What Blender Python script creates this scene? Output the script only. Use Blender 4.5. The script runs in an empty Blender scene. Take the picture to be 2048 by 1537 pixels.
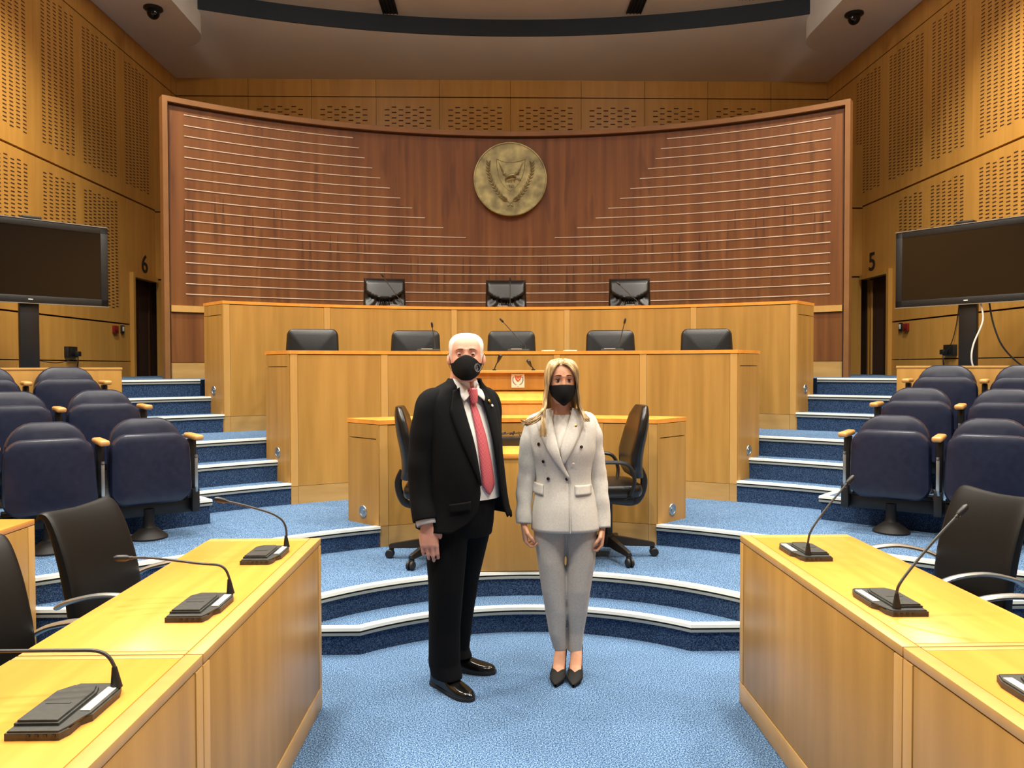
import bpy, bmesh, math, random
from mathutils import Vector, Matrix
PI = math.pi
random.seed(7)
SC = bpy.context.scene
COL = SC.collection

# ------------------------------------------------------------ camera
F_PX = 1538.0
yaw, pit, roll = math.radians(1.27), math.radians(-1.31), math.radians(0.12)
fw = Vector((math.sin(yaw) * math.cos(pit), math.cos(yaw) * math.cos(pit), math.sin(pit)))
rt = Vector((math.cos(yaw), -math.sin(yaw), 0))
up = rt.cross(fw)
rt, up = rt * math.cos(roll) - up * math.sin(roll), up * math.cos(roll) + rt * math.sin(roll)
cam_d = bpy.data.cameras.new('camera')
cam = bpy.data.objects.new('camera', cam_d)
COL.objects.link(cam)
cam.matrix_world = Matrix(((rt.x, up.x, -fw.x, -0.17), (rt.y, up.y, -fw.y, 0.0), (rt.z, up.z, -fw.z, 1.59), (0, 0, 0, 1)))
cam_d.sensor_fit = 'HORIZONTAL'
cam_d.sensor_width = 36.0
cam_d.lens = 36.0 * F_PX / 2048.0
cam_d.clip_start = 0.05
SC.camera = cam

# ------------------------------------------------------------ world, lights, exposure
w = bpy.data.worlds.new('world')
SC.world = w
w.use_nodes = True
w.node_tree.nodes['Background'].inputs[0].default_value = (0.96, 0.95, 0.94, 1)
w.node_tree.nodes['Background'].inputs[1].default_value = 0.115
SC.view_settings.view_transform = 'Standard'
SC.view_settings.look = 'None'
SC.view_settings.gamma = 1.0
SC.view_settings.exposure = 0.0
SC.view_settings.use_curve_mapping = False

def ceiling_light(x, y, z, size, power, spread=150, col=(1.0, 0.92, 0.80)):
    d = bpy.data.lights.new('ceiling_downlight', 'AREA')
    d.shape = 'DISK'; d.size = size; d.energy = power; d.color = col; d.spread = math.radians(spread)
    o = bpy.data.objects.new('ceiling_downlight', d)
    o.location = (x, y, z)
    COL.objects.link(o)
    return o
def spot(x, y, z, power, cone, col=(1.0, 0.92, 0.76), blend=0.5, rad=0.10):
    d = bpy.data.lights.new('ceiling_spot', 'SPOT')
    d.energy = power; d.color = col; d.spot_size = math.radians(cone); d.spot_blend = blend; d.shadow_soft_size = rad
    o = bpy.data.objects.new('ceiling_spot', d)
    o.location = (x, y, z)
    COL.objects.link(o)
for lx, k in ((-1.9, 1.36), (0.0, 0.48), (1.9, 1.36)):
    for ly, pw in ((0.8, 84), (3.2, 88), (5.6, 80)):
        ceiling_light(lx, ly, 6.55, 0.7, pw * k, 140)
for s in (-1, 1):
    spot(s * 3.7, 7.0, 6.5, 720, 120, blend=.7)
    spot(s * 3.6, 4.6, 6.5, 640, 112)
    spot(s * 3.2, 1.4, 6.5, 300, 108)
    d = bpy.data.lights.new('well_fill_lamp', 'POINT'); d.energy = 48; d.color = (1, .97, .92); d.shadow_soft_size = .15  # unseen fill lamps, added to brighten the bulkhead faces and upper ceiling
    o = bpy.data.objects.new('well_fill_lamp', d); o.location = (s * 2.2, 8.2, 6.4); COL.objects.link(o)

# ------------------------------------------------------------ object helpers
def link(name, me, mats, parent=None):
    o = bpy.data.objects.new(name, me)
    COL.objects.link(o)
    if not isinstance(mats, (list, tuple)): mats = [mats]
    for m in mats: me.materials.append(m)
    if parent is not None: o.parent = parent
    return o
def obj(name, bm, mats, parent=None, smooth=True, ang=35):
    bmesh.ops.recalc_face_normals(bm, faces=bm.faces[:])
    me = bpy.data.meshes.new(name)
    bm.to_mesh(me); bm.free()
    if smooth:
        for p in me.polygons: p.use_smooth = True
        me.set_sharp_from_angle(angle=math.radians(ang))
    return link(name, me, mats, parent)
def tag(o, label=None, cat=None, group=None, kind=None):
    if label: o['label'] = label
    if cat: o['category'] = cat
    if group: o['group'] = group
    if kind: o['kind'] = kind
    return o
def thing(name, label, cat, loc=(0, 0, 0), rz=0.0, group=None):
    o = bpy.data.objects.new(name, None)
    o.empty_display_size = 0.1
    COL.objects.link(o)
    o.location = loc; o.rotation_euler = (0, 0, rz)
    return tag(o, label, cat, group)
def struct(name, bm, mats, parent=None, **k):
    o = obj(name, bm, mats, parent, **k)
    if parent is None: o['kind'] = 'structure'
    return o
def dup(root, loc, rz=None, label=None, group=None):
    r = root.copy(); COL.objects.link(r)
    r.location = loc
    if rz is not None: r.rotation_euler = (0, 0, rz)
    if label: r['label'] = label
    if group: r['group'] = group
    for ch in list(root.children):
        c = ch.copy(); COL.objects.link(c); c.parent = r
        for g in list(ch.children):
            d = g.copy(); COL.objects.link(d); d.parent = c
    return r

# ------------------------------------------------------------ mesh helpers
def NB(): return bmesh.new()
def faces_mat(bm, n0, mi):
    bm.faces.ensure_lookup_table()
    for f in bm.faces[n0:]: f.material_index = mi
def box(bm, c, s, rz=0.0, bev=0.0, M=None, mi=0, seg=2):
    n0 = len(bm.faces)
    t = bmesh.new()
    bmesh.ops.create_cube(t, size=1.0)
    for v in t.verts: v.co = Vector((v.co.x * s[0], v.co.y * s[1], v.co.z * s[2]))
    if bev > 0:
        bmesh.ops.bevel(t, geom=t.edges[:], offset=min(bev, min(s) * 0.49), segments=seg, affect='EDGES', profile=0.5)
    T = Matrix.Translation(Vector(c)) @ Matrix.Rotation(rz, 4, 'Z')
    if M is not None: T = M @ T
    add(bm, t, T)
    faces_mat(bm, n0, mi)
def add(bm, t, T=None):
    if T is not None: bmesh.ops.transform(t, matrix=T, verts=t.verts[:])
    me = bpy.data.meshes.new('tmp'); t.to_mesh(me); t.free()
    bm.from_mesh(me); bpy.data.meshes.remove(me)
def prism(bm, pts, z0, z1, mi=0):
    n0 = len(bm.faces)
    a = [bm.verts.new((p[0], p[1], z0)) for p in pts]
    b = [bm.verts.new((p[0], p[1], z1)) for p in pts]
    n = len(pts)
    bm.faces.new(a[::-1]); bm.faces.new(b)
    for i in range(n):
        j = (i + 1) % n
        bm.faces.new((a[i], a[j], b[j], b[i]))
    faces_mat(bm, n0, mi)
def loft(bm, rings, closed=True, cap0=True, cap1=True, mi=0):
    n0 = len(bm.faces)
    vs = [[bm.verts.new(p) for p in r] for r in rings]
    n = len(rings[0])
    for i in range(len(vs) - 1):
        for j in range(n if closed else n - 1):
            k = (j + 1) % n
            bm.faces.new((vs[i][j], vs[i][k], vs[i + 1][k], vs[i + 1][j]))
    if closed and cap0: bm.faces.new(vs[0][::-1])
    if closed and cap1: bm.faces.new(vs[-1])
    faces_mat(bm, n0, mi)
    return vs
def ell(cx, cy, z, a, b, n=24, p=2.0, rot=0.0):
    r = []
    for i in range(n):
        t = 2 * PI * i / n
        c, s = math.cos(t), math.sin(t)
        x = a * math.copysign(abs(c) ** (2 / p), c); y = b * math.copysign(abs(s) ** (2 / p), s)
        r.append((cx + x * math.cos(rot) - y * math.sin(rot), cy + x * math.sin(rot) + y * math.cos(rot), z))
    return r
def smooth_path(pts, k=4):
    P = [Vector(p) for p in pts]
    out = []
    for i in range(len(P) - 1):
        p0 = P[max(i - 1, 0)]; p1 = P[i]; p2 = P[i + 1]; p3 = P[min(i + 2, len(P) - 1)]
        for q in range(k):
            t = q / k
            out.append(0.5 * ((2 * p1) + (p2 - p0) * t + (2 * p0 - 5 * p1 + 4 * p2 - p3) * t * t + (3 * p1 - p0 - 3 * p2 + p3) * t ** 3))
    out.append(P[-1])
    return out
def interp(vals, k):
    out = []
    for i in range(len(vals) - 1):
        for q in range(k): out.append(vals[i] + (vals[i + 1] - vals[i]) * q / k)
    out.append(vals[-1])
    return out
def tube(bm, pts, r, n=10, k=0, mi=0, flat=1.0, cap=True, upv=None, rnd=False):
    """tube through points; r a number or one per point; flat scales the second axis"""
    rs = list(r) if isinstance(r, (list, tuple)) else [r] * len(pts)
    if k: pts = smooth_path(pts, k); rs = interp(rs, k)
    P = [Vector(p) for p in pts]
    if rnd:   # rounded ends
        d0 = (P[0] - P[1]).normalized(); d1 = (P[-1] - P[-2]).normalized()
        r0, r1 = rs[0], rs[-1]
        P = [P[0] + d0 * r0 * 0.9, P[0] + d0 * r0 * 0.6] + P + [P[-1] + d1 * r1 * 0.6, P[-1] + d1 * r1 * 0.9]
        rs = [r0 * 0.4, r0 * 0.8] + rs + [r1 * 0.8, r1 * 0.4]
    T = [(P[min(i + 1, len(P) - 1)] - P[max(i - 1, 0)]).normalized() for i in range(len(P))]
    u = Vector(upv) if upv is not None else (Vector((0, 0, 1)) if abs(T[0].z) < 0.9 else Vector((1, 0, 0)))
    rings = []
    for i in range(len(P)):
        a = (u - T[i] * u.dot(T[i]))
        if a.length < 1e-6: a = Vector((1, 0, 0)) - T[i] * T[i].x
        a.normalize(); u = a
        b = T[i].cross(a)
        rings.append([P[i] + a * (math.cos(2 * PI * j / n) * rs[i] * flat) + b * (math.sin(2 * PI * j / n) * rs[i]) for j in range(n)])
    loft(bm, rings, True, cap, cap, mi)
def lathe(bm, prof, c=(0, 0, 0), n=24, M=None, mi=0, cap=True):
    rings = []
    for (r, z) in prof:
        ring = []
        for j in range(n):
            v = Vector((r * math.cos(2 * PI * j / n), r * math.sin(2 * PI * j / n), z))
            if M is not None: v = M @ v
            ring.append(v + Vector(c))
        rings.append(ring)
    loft(bm, rings, True, cap, cap, mi)
CY = 3.16                       # centre of the concentric room
def arc(R, a0, a1, n, cy=CY):
    return [(R * math.sin(a0 + (a1 - a0) * i / n), cy + R * math.cos(a0 + (a1 - a0) * i / n)) for i in range(n + 1)]
def arcslab(bm, R0, R1, a0, a1, z0, z1, n=None, cy=CY, mi=0):
    if n is None: n = max(2, int(abs(a1 - a0) * R1 / 0.08))
    n0 = len(bm.faces)
    rings = []
    for i in range(n + 1):
        a = a0 + (a1 - a0) * i / n
        s, c = math.sin(a), math.cos(a)
        rings.append([(R0 * s, cy + R0 * c, z0), (R1 * s, cy + R1 * c, z0), (R1 * s, cy + R1 * c, z1), (R0 * s, cy + R0 * c, z1)])
    loft(bm, rings, True, True, True, mi)
def mirror(pts): return [(-p[0], p[1]) for p in pts][::-1]
def sweep(bm, path, prof, mi=0, closed_prof=True):
    """path: list of xy; prof: list of (d, z); d measured to the right-hand side of the path direction"""
    n = len(path); rings = []
    P = [Vector((p[0], p[1])) for p in path]
    for i in range(n):
        d1 = (P[i] - P[i - 1]).normalized() if i else None
        d2 = (P[i + 1] - P[i]).normalized() if i < n - 1 else None
        if d1 is None: d1 = d2
        if d2 is None: d2 = d1
        n1 = Vector((d1.y, -d1.x)); n2 = Vector((d2.y, -d2.x))
        m = (n1 + n2).normalized(); m = m / max(0.3, m.dot(n1))
        rings.append([(P[i].x + m.x * d, P[i].y + m.y * d, z) for d, z in prof])
    loft(bm, rings, closed_prof, True, True, mi)
def text_mesh(name, s, size, M, mat, parent=None, depth=0.004, align='CENTER', xs=1.0, bold=0.0):
    cu = bpy.data.curves.new('txt', 'FONT')
    cu.body = s; cu.size = size; cu.extrude = depth; cu.align_x = align; cu.align_y = 'CENTER'; cu.offset = bold
    t = bpy.data.objects.new('txt', cu); COL.objects.link(t)
    dg = bpy.context.evaluated_depsgraph_get()
    me = bpy.data.meshes.new_from_object(t.evaluated_get(dg))
    bpy.data.objects.remove(t); bpy.data.curves.remove(cu)
    me.transform(M @ Matrix.Diagonal((xs, 1, 1, 1)))
    me.materials.clear()
    return link(name, me, mat, parent)

# ------------------------------------------------------------ materials
def srgb(r, g, b):
    f = lambda c: (c / 255 / 12.92) if c / 255 <= 0.04045 else ((c / 255 + 0.055) / 1.055) ** 2.4
    return (f(r), f(g), f(b), 1)
def base_mat(name, col, rough=0.5, metal=0.0, spec=0.5):
    m = bpy.data.materials.new(name); m.use_nodes = True
    b = m.node_tree.nodes['Principled BSDF']
    b.inputs['Base Color'].default_value = col
    b.inputs['Roughness'].default_value = rough
    b.inputs['Metallic'].default_value = metal
    b.inputs['Specular IOR Level'].default_value = spec
    return m, m.node_tree, b
def noise_mat(name, cols, scale=(1, 1, 1), nscale=5.0, detail=4.0, rough=0.5, metal=0.0, spec=0.5, bump=0.0, bscale=None,
              big=None, stops=None, distort=0.0, bdist=0.002, sheen=0.0, rvar=0.0):
    """procedural colour from stretched noise; big=(scale vector, amount) adds slow tonal drift"""
    m, nt, b = base_mat(name, cols[0], rough, metal, spec)
    N, L = nt.nodes, nt.links
    tc = N.new('ShaderNodeTexCoord'); mp = N.new('ShaderNodeMapping')
    mp.inputs['Scale'].default_value = scale
    L.new(tc.outputs['Object'], mp.inputs['Vector'])
    nz = N.new('ShaderNodeTexNoise'); nz.inputs['Scale'].default_value = nscale; nz.inputs['Detail'].default_value = detail
    nz.inputs['Distortion'].default_value = distort
    L.new(mp.outputs[0], nz.inputs['Vector'])
    cr = N.new('ShaderNodeValToRGB')
    el = cr.color_ramp.elements
    st = stops or [0.3 + 0.4 * i / max(1, len(cols) - 1) for i in range(len(cols))]
    while len(el) < len(cols): el.new(0.5)
    for e, c, s in zip(el, cols, st): e.color = c; e.position = s
    L.new(nz.outputs['Fac'], cr.inputs['Fac'])
    out = cr.outputs[0]
    if big:
        m2 = N.new('ShaderNodeMapping'); m2.inputs['Scale'].default_value = big[0]
        L.new(tc.outputs['Object'], m2.inputs['Vector'])
        n2 = N.new('ShaderNodeTexNoise'); n2.inputs['Scale'].default_value = 1.0; n2.inputs['Detail'].default_value = 2.0
        L.new(m2.outputs[0], n2.inputs['Vector'])
        mr = N.new('ShaderNodeMapRange')
        mr.inputs['From Min'].default_value = 0.3; mr.inputs['From Max'].default_value = 0.7
        mr.inputs['To Min'].default_value = 1 - big[1]; mr.inputs['To Max'].default_value = 1 + big[1]
        L.new(n2.outputs['Fac'], mr.inputs['Value'])
        mx = N.new('ShaderNodeVectorMath'); mx.operation = 'SCALE'
        L.new(out, mx.inputs[0]); L.new(mr.outputs[0], mx.inputs['Scale'])
        out = mx.outputs[0]
    L.new(out, b.inputs['Base Color'])
    if bump > 0:
        nb = N.new('ShaderNodeTexNoise'); nb.inputs['Scale'].default_value = bscale or nscale * 2; nb.inputs['Detail'].default_value = 3
        L.new(tc.outputs['Object'], nb.inputs['Vector'])
        bp = N.new('ShaderNodeBump'); bp.inputs['Strength'].default_value = bump; bp.inputs['Distance'].default_value = bdist
        L.new(nb.outputs['Fac'], bp.inputs['Height']); L.new(bp.outputs[0], b.inputs['Normal'])
    if sheen: b.inputs['Sheen Weight'].default_value = sheen
    return m
def C3(r, g, b, k=1.0):
    c = srgb(r, g, b); return (c[0] * k, c[1] * k, c[2] * k, 1)
MT = {}
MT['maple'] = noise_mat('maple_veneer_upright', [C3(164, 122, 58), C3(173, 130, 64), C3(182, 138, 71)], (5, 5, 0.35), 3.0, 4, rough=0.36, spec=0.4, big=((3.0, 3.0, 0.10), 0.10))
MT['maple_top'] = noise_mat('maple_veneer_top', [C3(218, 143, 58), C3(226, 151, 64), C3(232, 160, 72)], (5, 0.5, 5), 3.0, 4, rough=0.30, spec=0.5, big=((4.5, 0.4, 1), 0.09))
MT['maple_light'] = noise_mat('maple_solid_edge', [C3(190, 146, 80), C3(199, 155, 88)], (5, 5, 0.7), 3.0, 4, rough=0.38)
MT['maple_plinth'] = noise_mat('maple_plinth', [C3(172, 134, 76), C3(188, 150, 90)], (1.0, 1.0, 5), 3.0, 4, rough=0.38)
MT['wallwood'] = noise_mat('acoustic_wall_veneer', [C3(190, 139, 64), C3(197, 146, 70), C3(204, 153, 76)], (4, 4, 0.3), 3.0, 4, rough=0.42, spec=0.4, big=((1.6, 1.6, 0.1), 0.07))
MT['slot'] = base_mat('slot_dark', C3(70, 38, 18), 0.9)[0]
MT['groove'] = base_mat('groove_dark', C3(58, 34, 18), 0.9)[0]
MT['darkwood'] = noise_mat('dark_door_veneer', [C3(70, 42, 20), C3(88, 54, 28)], (5, 5, 0.4), 3.0, 4, rough=0.5)
MT['tealframe'] = noise_mat('red_brown_frame', [C3(124, 84, 46), C3(136, 94, 53)], (1, 1, 1), 4, 3, rough=0.4)
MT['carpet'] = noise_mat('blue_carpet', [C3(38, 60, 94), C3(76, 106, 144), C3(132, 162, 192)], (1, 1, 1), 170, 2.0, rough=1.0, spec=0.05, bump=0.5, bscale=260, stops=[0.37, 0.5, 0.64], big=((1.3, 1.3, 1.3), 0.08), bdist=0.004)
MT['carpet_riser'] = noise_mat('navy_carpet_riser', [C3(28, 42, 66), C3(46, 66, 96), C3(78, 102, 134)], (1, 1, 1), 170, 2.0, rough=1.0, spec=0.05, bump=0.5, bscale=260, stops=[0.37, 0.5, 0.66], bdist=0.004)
MT['nosing'] = base_mat('nosing_strip', C3(226, 232, 226), 0.4, 0.0)[0]
MT['nosing_grey'] = base_mat('nosing_strip_grey', C3(150, 156, 152), 0.45, 0.2)[0]
MT['nosing_black'] = base_mat('nosing_groove', C3(16, 18, 20), 0.7)[0]
MT['plaster'] = noise_mat('white_plaster', [C3(214, 212, 204), C3(222, 220, 212)], (1, 1, 1), 1.2, 2, rough=0.9, spec=0.1)
MT['fascia'] = base_mat('dark_fascia', C3(30, 40, 48), 0.7)[0]
MT['leather'] = noise_mat('black_leather', [C3(9, 9, 10), C3(15, 15, 16)], (1, 1, 1), 30, 3, rough=0.33, spec=0.5, bump=0.25, bscale=140, bdist=0.002)
MT['fabricblack'] = noise_mat('black_upholstery', [C3(8, 7, 6), C3(13, 11, 9)], (1, 1, 1), 60, 3, rough=0.5, spec=0.3)
MT['navy'] = noise_mat('navy_vinyl', [C3(20, 26, 46), C3(27, 33, 55)], (1, 1, 1), 30, 3, rough=0.32, spec=0.5, bump=0.12, bscale=180, bdist=0.001)
MT['chrome'] = base_mat('chrome', C3(205, 207, 208), 0.22, 1.0)[0]
MT['satin'] = base_mat('satin_metal', C3(180, 184, 184), 0.35, 0.9)[0]
MT['blackmetal'] = base_mat('black_metal', C3(20, 20, 21), 0.42)[0]
MT['blackplastic'] = noise_mat('black_plastic', [C3(20, 21, 21), C3(27, 28, 28)], (1, 1, 1), 40, 2, rough=0.45)
MT['greyplastic'] = noise_mat('charcoal_plastic', [C3(46, 48, 46), C3(56, 58, 55)], (1, 1, 1), 60, 2, rough=0.5)
MT['screen'] = base_mat('screen_glass', C3(12, 12, 13), 0.14, 0, .4)[0]
MT['rod'] = base_mat('brushed_rod', C3(222, 204, 184), 0.35, 0.35)[0]
MT['paper'] = base_mat('paper_label', C3(226, 226, 216), 0.7)[0]
MT['ink'] = base_mat('black_ink', C3(22, 14, 20), 0.6)[0]
MT['red'] = base_mat('red_plastic', C3(118, 22, 20), 0.4)[0]
MT['white'] = base_mat('white_plastic', C3(225, 222, 212), 0.4)[0]
MT['armwood'] = noise_mat('armrest_wood', [C3(196, 140, 74), C3(212, 158, 92)], (1, 1, 1), 14, 3, rough=0.4)
MT['castor'] = base_mat('castor_rubber', C3(26, 24, 23), 0.55)[0]
MT['brass'] = noise_mat('aged_brass', [C3(128, 122, 88), C3(160, 152, 108), C3(194, 184, 128)], (1, 1, 1), 6.5, 3, rough=0.45, metal=0.25, bump=0.15, bscale=30, stops=[0.34, 0.5, 0.68])
MT['brass_relief'] = noise_mat('brass_relief', [C3(120, 110, 76), C3(156, 144, 104)], (1, 1, 1), 25, 3, rough=0.36, metal=0.45)
MT['emblem_orange'] = base_mat('emblem_copper', C3(192, 98, 52), 0.6)[0]
MT['emblem_green'] = base_mat('emblem_grey_green', C3(92, 96, 84), 0.6)[0]

# teak with upright grain and tapering dark flames
def teak_mat():
    m, nt, b = base_mat('teak_veneer', C3(140, 76, 36), 0.36, 0, 0.45)
    N, L = nt.nodes, nt.links
    tc = N.new('ShaderNodeTexCoord')
    def nz(scale, s, d=4, dist=0.0):
        mp = N.new('ShaderNodeMapping'); mp.inputs['Scale'].default_value = scale
        L.new(tc.outputs['Object'], mp.inputs['Vector'])
        n = N.new('ShaderNodeTexNoise'); n.inputs['Scale'].default_value = s; n.inputs['Detail'].default_value = d; n.inputs['Distortion'].default_value = dist
        L.new(mp.outputs[0], n.inputs['Vector']); return n
    a = nz((4.5, 4.5, 0.14), 2.6, 6, 0.3)
    cr = N.new('ShaderNodeValToRGB'); e = cr.color_ramp.elements
    e[0].position = 0.28; e[0].color = C3(98, 58, 32)
    e[1].position = 0.74; e[1].color = C3(130, 84, 45)
    q = e.new(0.5); q.color = C3(114, 71, 37)
    L.new(a.outputs['Fac'], cr.inputs['Fac'])
    f = nz((5.0, 5.0, 0.75), 2.2, 1, 0.0)
    fr = N.new('ShaderNodeMapRange'); fr.inputs['From Min'].default_value = 0.60; fr.inputs['From Max'].default_value = 0.72
    fr.inputs['To Min'].default_value = 0.0; fr.inputs['To Max'].default_value = 0.4
    L.new(f.outputs['Fac'], fr.inputs['Value'])
    mx = N.new('ShaderNodeMix'); mx.data_type = 'RGBA'
    L.new(fr.outputs[0], mx.inputs['Factor']); L.new(cr.outputs[0], mx.inputs['A'])
    mx.inputs['B'].default_value = C3(74, 40, 23)
    def mth(op, a, bb=None, cl=False):
        n = N.new('ShaderNodeMath'); n.operation = op; n.use_clamp = cl
        for i, v in enumerate((a, bb)):
            if v is None: continue
            if isinstance(v, (int, float)): n.inputs[i].default_value = v
            else: L.new(v, n.inputs[i])
        return n.outputs[0]
    sp = N.new('ShaderNodeSeparateXYZ'); L.new(tc.outputs['Object'], sp.inputs[0])
    # the panel's origin is the screen's foot at its middle, 6.42 m from the centre of curvature
    u = mth('DIVIDE', mth('MULTIPLY', mth('ARCTAN2', sp.outputs['X'], mth('ADD', sp.outputs['Y'], 6.42)), 6.42), .33)
    wob = mth('MULTIPLY', mth('SINE', mth('MULTIPLY', mth('FLOOR', u), 2.7)), .07)
    f = mth('FRACT', u)
    d = mth('MULTIPLY', mth('MINIMUM', mth('ABSOLUTE', mth('SUBTRACT', f, .27)), mth('ABSOLUTE', mth('SUBTRACT', f, .54))), .33)
    ax = mth('ABSOLUTE', sp.outputs['X'])
    zt = mth('ADD', mth('ADD', 1.50, mth('MULTIPLY', mth('GREATER_THAN', ax, 1.55), .28)), mth('ADD', mth('MULTIPLY', mth('GREATER_THAN', ax, 2.65), .24), wob))
    h = mth('SUBTRACT', zt, sp.outputs['Z'])
    wd = mth('ADD', mth('MULTIPLY', mth('MINIMUM', mth('MAXIMUM', h, 0.0), .5), .075), .0006)
    k = mth('MULTIPLY', mth('SUBTRACT', 1.0, mth('DIVIDE', d, wd)), 2.5, True)
    k = mth('MULTIPLY', k, mth('GREATER_THAN', h, 0.0))
    k = mth('MULTIPLY', mth('MULTIPLY', k, mth('SUBTRACT', 1.0, mth('DIVIDE', h, .62), True)), .74)
    mx2 = N.new('ShaderNodeMix'); mx2.data_type = 'RGBA'
    L.new(k, mx2.inputs['Factor']); L.new(mx.outputs['Result'], mx2.inputs['A']); mx2.inputs['B'].default_value = C3(62, 33, 19)
    L.new(mx2.outputs['Result'], b.inputs['Base Color'])
    return m
MT['teak'] = teak_mat()
# ============================================================ SETTING
LV = [0, .147, .295, .44, .613, .787, .96, 1.127, 1.293, 1.46]
RDIR = Vector((.765, -.645)); PDIR = Vector((.635, .67)); C0 = Vector((2.265, 5.675))
def wing_cross(R):
    lo, hi = 0.0, 8.0
    for _ in range(50):
        t = (lo + hi) / 2; q = C0 + PDIR * t
        if math.hypot(q.x, q.y - CY) < R: lo = t
        else: hi = t
    q = C0 + PDIR * lo
    return math.atan2(q.x, q.y - CY)
def nosing(floor_o, path, z):
    bm = NB()
    sweep(bm, path, [(-.04, z - .001), (-.04, z + .005), (.012, z + .005), (.014, z - .012), (0, z - .012)], 0)
    sweep(bm, path, [(-.001, z - .012), (.009, z - .012), (.009, z - .023), (-.001, z - .023)], 1)
    sweep(bm, path, [(-.001, z - .023), (.012, z - .023), (.012, z - .038), (-.001, z - .038)], 2)
    obj('stair_nosing', bm, [MT['nosing'], MT['nosing_black'], MT['nosing_grey']], floor_o)
def floor_slab(pts, z0, z1, edges=()):
    bm = NB(); prism(bm, pts, z0, z1)
    bm.normal_update()
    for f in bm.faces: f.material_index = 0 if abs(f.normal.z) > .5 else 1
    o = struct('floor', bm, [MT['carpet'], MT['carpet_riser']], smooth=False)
    for e in edges: nosing(o, e, z1)
    return o
# pit
floor_slab([(-5.4, -3), (5.4, -3), (5.4, 5.0), (-5.4, 5.0)], -.15, 0)
# first two steps: concave arcs opening toward the pit
a1 = math.atan2(.917, 4.225 - CY); a2 = math.atan2(1.335, 4.13 - CY)
e1 = [(-1.36, 4.225)] + arc(1.408, -a1, a1, 40) + [(1.36, 4.225)]
floor_slab(e1 + [(1.36, 5.0), (-1.36, 5.0)], 0, LV[1], [e1])
e2 = [(-2.85, 4.13)] + arc(1.65, -a2, a2, 40) + [(2.85, 4.13)]
floor_slab(e2 + [(2.85, 6.3), (-2.85, 6.3)], 0, LV[2], [e2])
# level of the front blue seats
a3 = math.atan2(2.04, 4.69 - CY); ab = math.atan2(.997, 5.513 - CY); abk = math.atan2(1.282, 5.788 - CY)
rt3 = arc(2.553, ab, a3, 16) + [(2.66, 4.23), (3.3, 3.75), (5.4, 2.2)]
lt3 = mirror(rt3)
notch = [(-.997, 5.513)] + arc(2.926, -abk, abk, 30) + [(.997, 5.513)]
floor_slab(lt3 + notch + rt3 + [(5.4, 13), (-5.4, 13)], 0, LV[3], [rt3, lt3])
# raised seating wings, one block per row
for s in (1, -1):
    for k, lv in ((0, 4), (1, 5)):
        c = C0 + PDIR * k
        q = [c, c + RDIR * 4.2, c + RDIR * 4.2 + PDIR * 2, C0 + PDIR * 2.05]
        pts = [(p.x, p.y) for p in q]
        e = [(c + PDIR * 1.0)[:], c[:], (c + RDIR * 4.0)[:]] if k == 0 else [c[:], (c + RDIR * 4.0)[:]]
        if s < 0: pts = mirror(pts); e = mirror(e)
        floor_slab(pts, .30, LV[lv], [e])
# aisle steps on either side of the benches
t2a = math.atan2(1.878, 6.449 - CY); t3a = math.atan2(2.789, 7.492 - CY)
for s in (1, -1):
    for lv, R0, R1, ai in ((4, 3.785, 4.06, t2a), (5, 4.0, 4.30, t2a + .012), (7, 5.155, 5.50, t3a), (8, 5.44, 5.80, t3a + .008)):
        e = arc(R0, ai, wing_cross(R0), 8)
        o2 = arc(R1, ai, wing_cross(R1), 8)
        pts = e + o2[::-1]
        if s < 0: pts = mirror(pts); e = mirror(e)
        floor_slab(pts, .35, LV[lv], [e])
w6 = wing_cross(4.25)
e6 = arc(4.25, -w6, w6, 60)
f6 = floor_slab(e6 + arc(5.9, wing_cross(5.9), -wing_cross(5.9), 60), .40, LV[6])
nosing(f6, arc(4.25, t2a + .02, w6, 8), LV[6]); nosing(f6, arc(4.25, -w6, -t2a - .02, 8), LV[6])
floor_slab(arc(5.64, -t3a - .01, t3a + .01, 50) + [(3.25, 12.6), (-3.25, 12.6)], .5, LV[9])
for s in (1, -1):
    e = arc(5.75, t3a + .016, wing_cross(5.75), 8)
    pts = e + [(3.575, 7.04), (5.4, 5.52), (5.4, 12.6), (3.0, 12.6)]
    e = e + [(3.575, 7.04)]
    if s < 0: pts = mirror(pts); e = mirror(e)
    floor_slab(pts, .5, LV[9], [e])

# ------------------------------------------------------------ walls
WX, ZC, YB = 5.2, 6.16, 12.38
DZ = 2.84       # the door openings in the side walls
FIELDS = [(6.70, 7.46), (7.68, 8.47), (8.71, 9.42), (9.57, 10.44), (10.65, 11.39)]
def slots(bm, to3, u0, u1, v0, v1, pu=.112, pv=.042, lw=.064, lh=.013):
    nu = int(round((u1 - u0) / pu)); nv = int((v1 - v0) / pv)
    du = (u1 - u0) / nu
    for i in range(nu):
        uc = u0 + (i + .5) * du
        for j in range(nv):
            vc = v0 + (j + .25 + .5 * (i % 2)) * pv
            f = bm.faces.new([bm.verts.new(to3(a, b)) for a, b in ((uc - lw / 2, vc - lh / 2), (uc + lw / 2, vc - lh / 2), (uc + lw / 2, vc + lh / 2), (uc - lw / 2, vc + lh / 2))])
            f.material_index = 1
DOORS = {-1: (10.80, 11.52), 1: (10.36, 11.12)}
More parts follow.
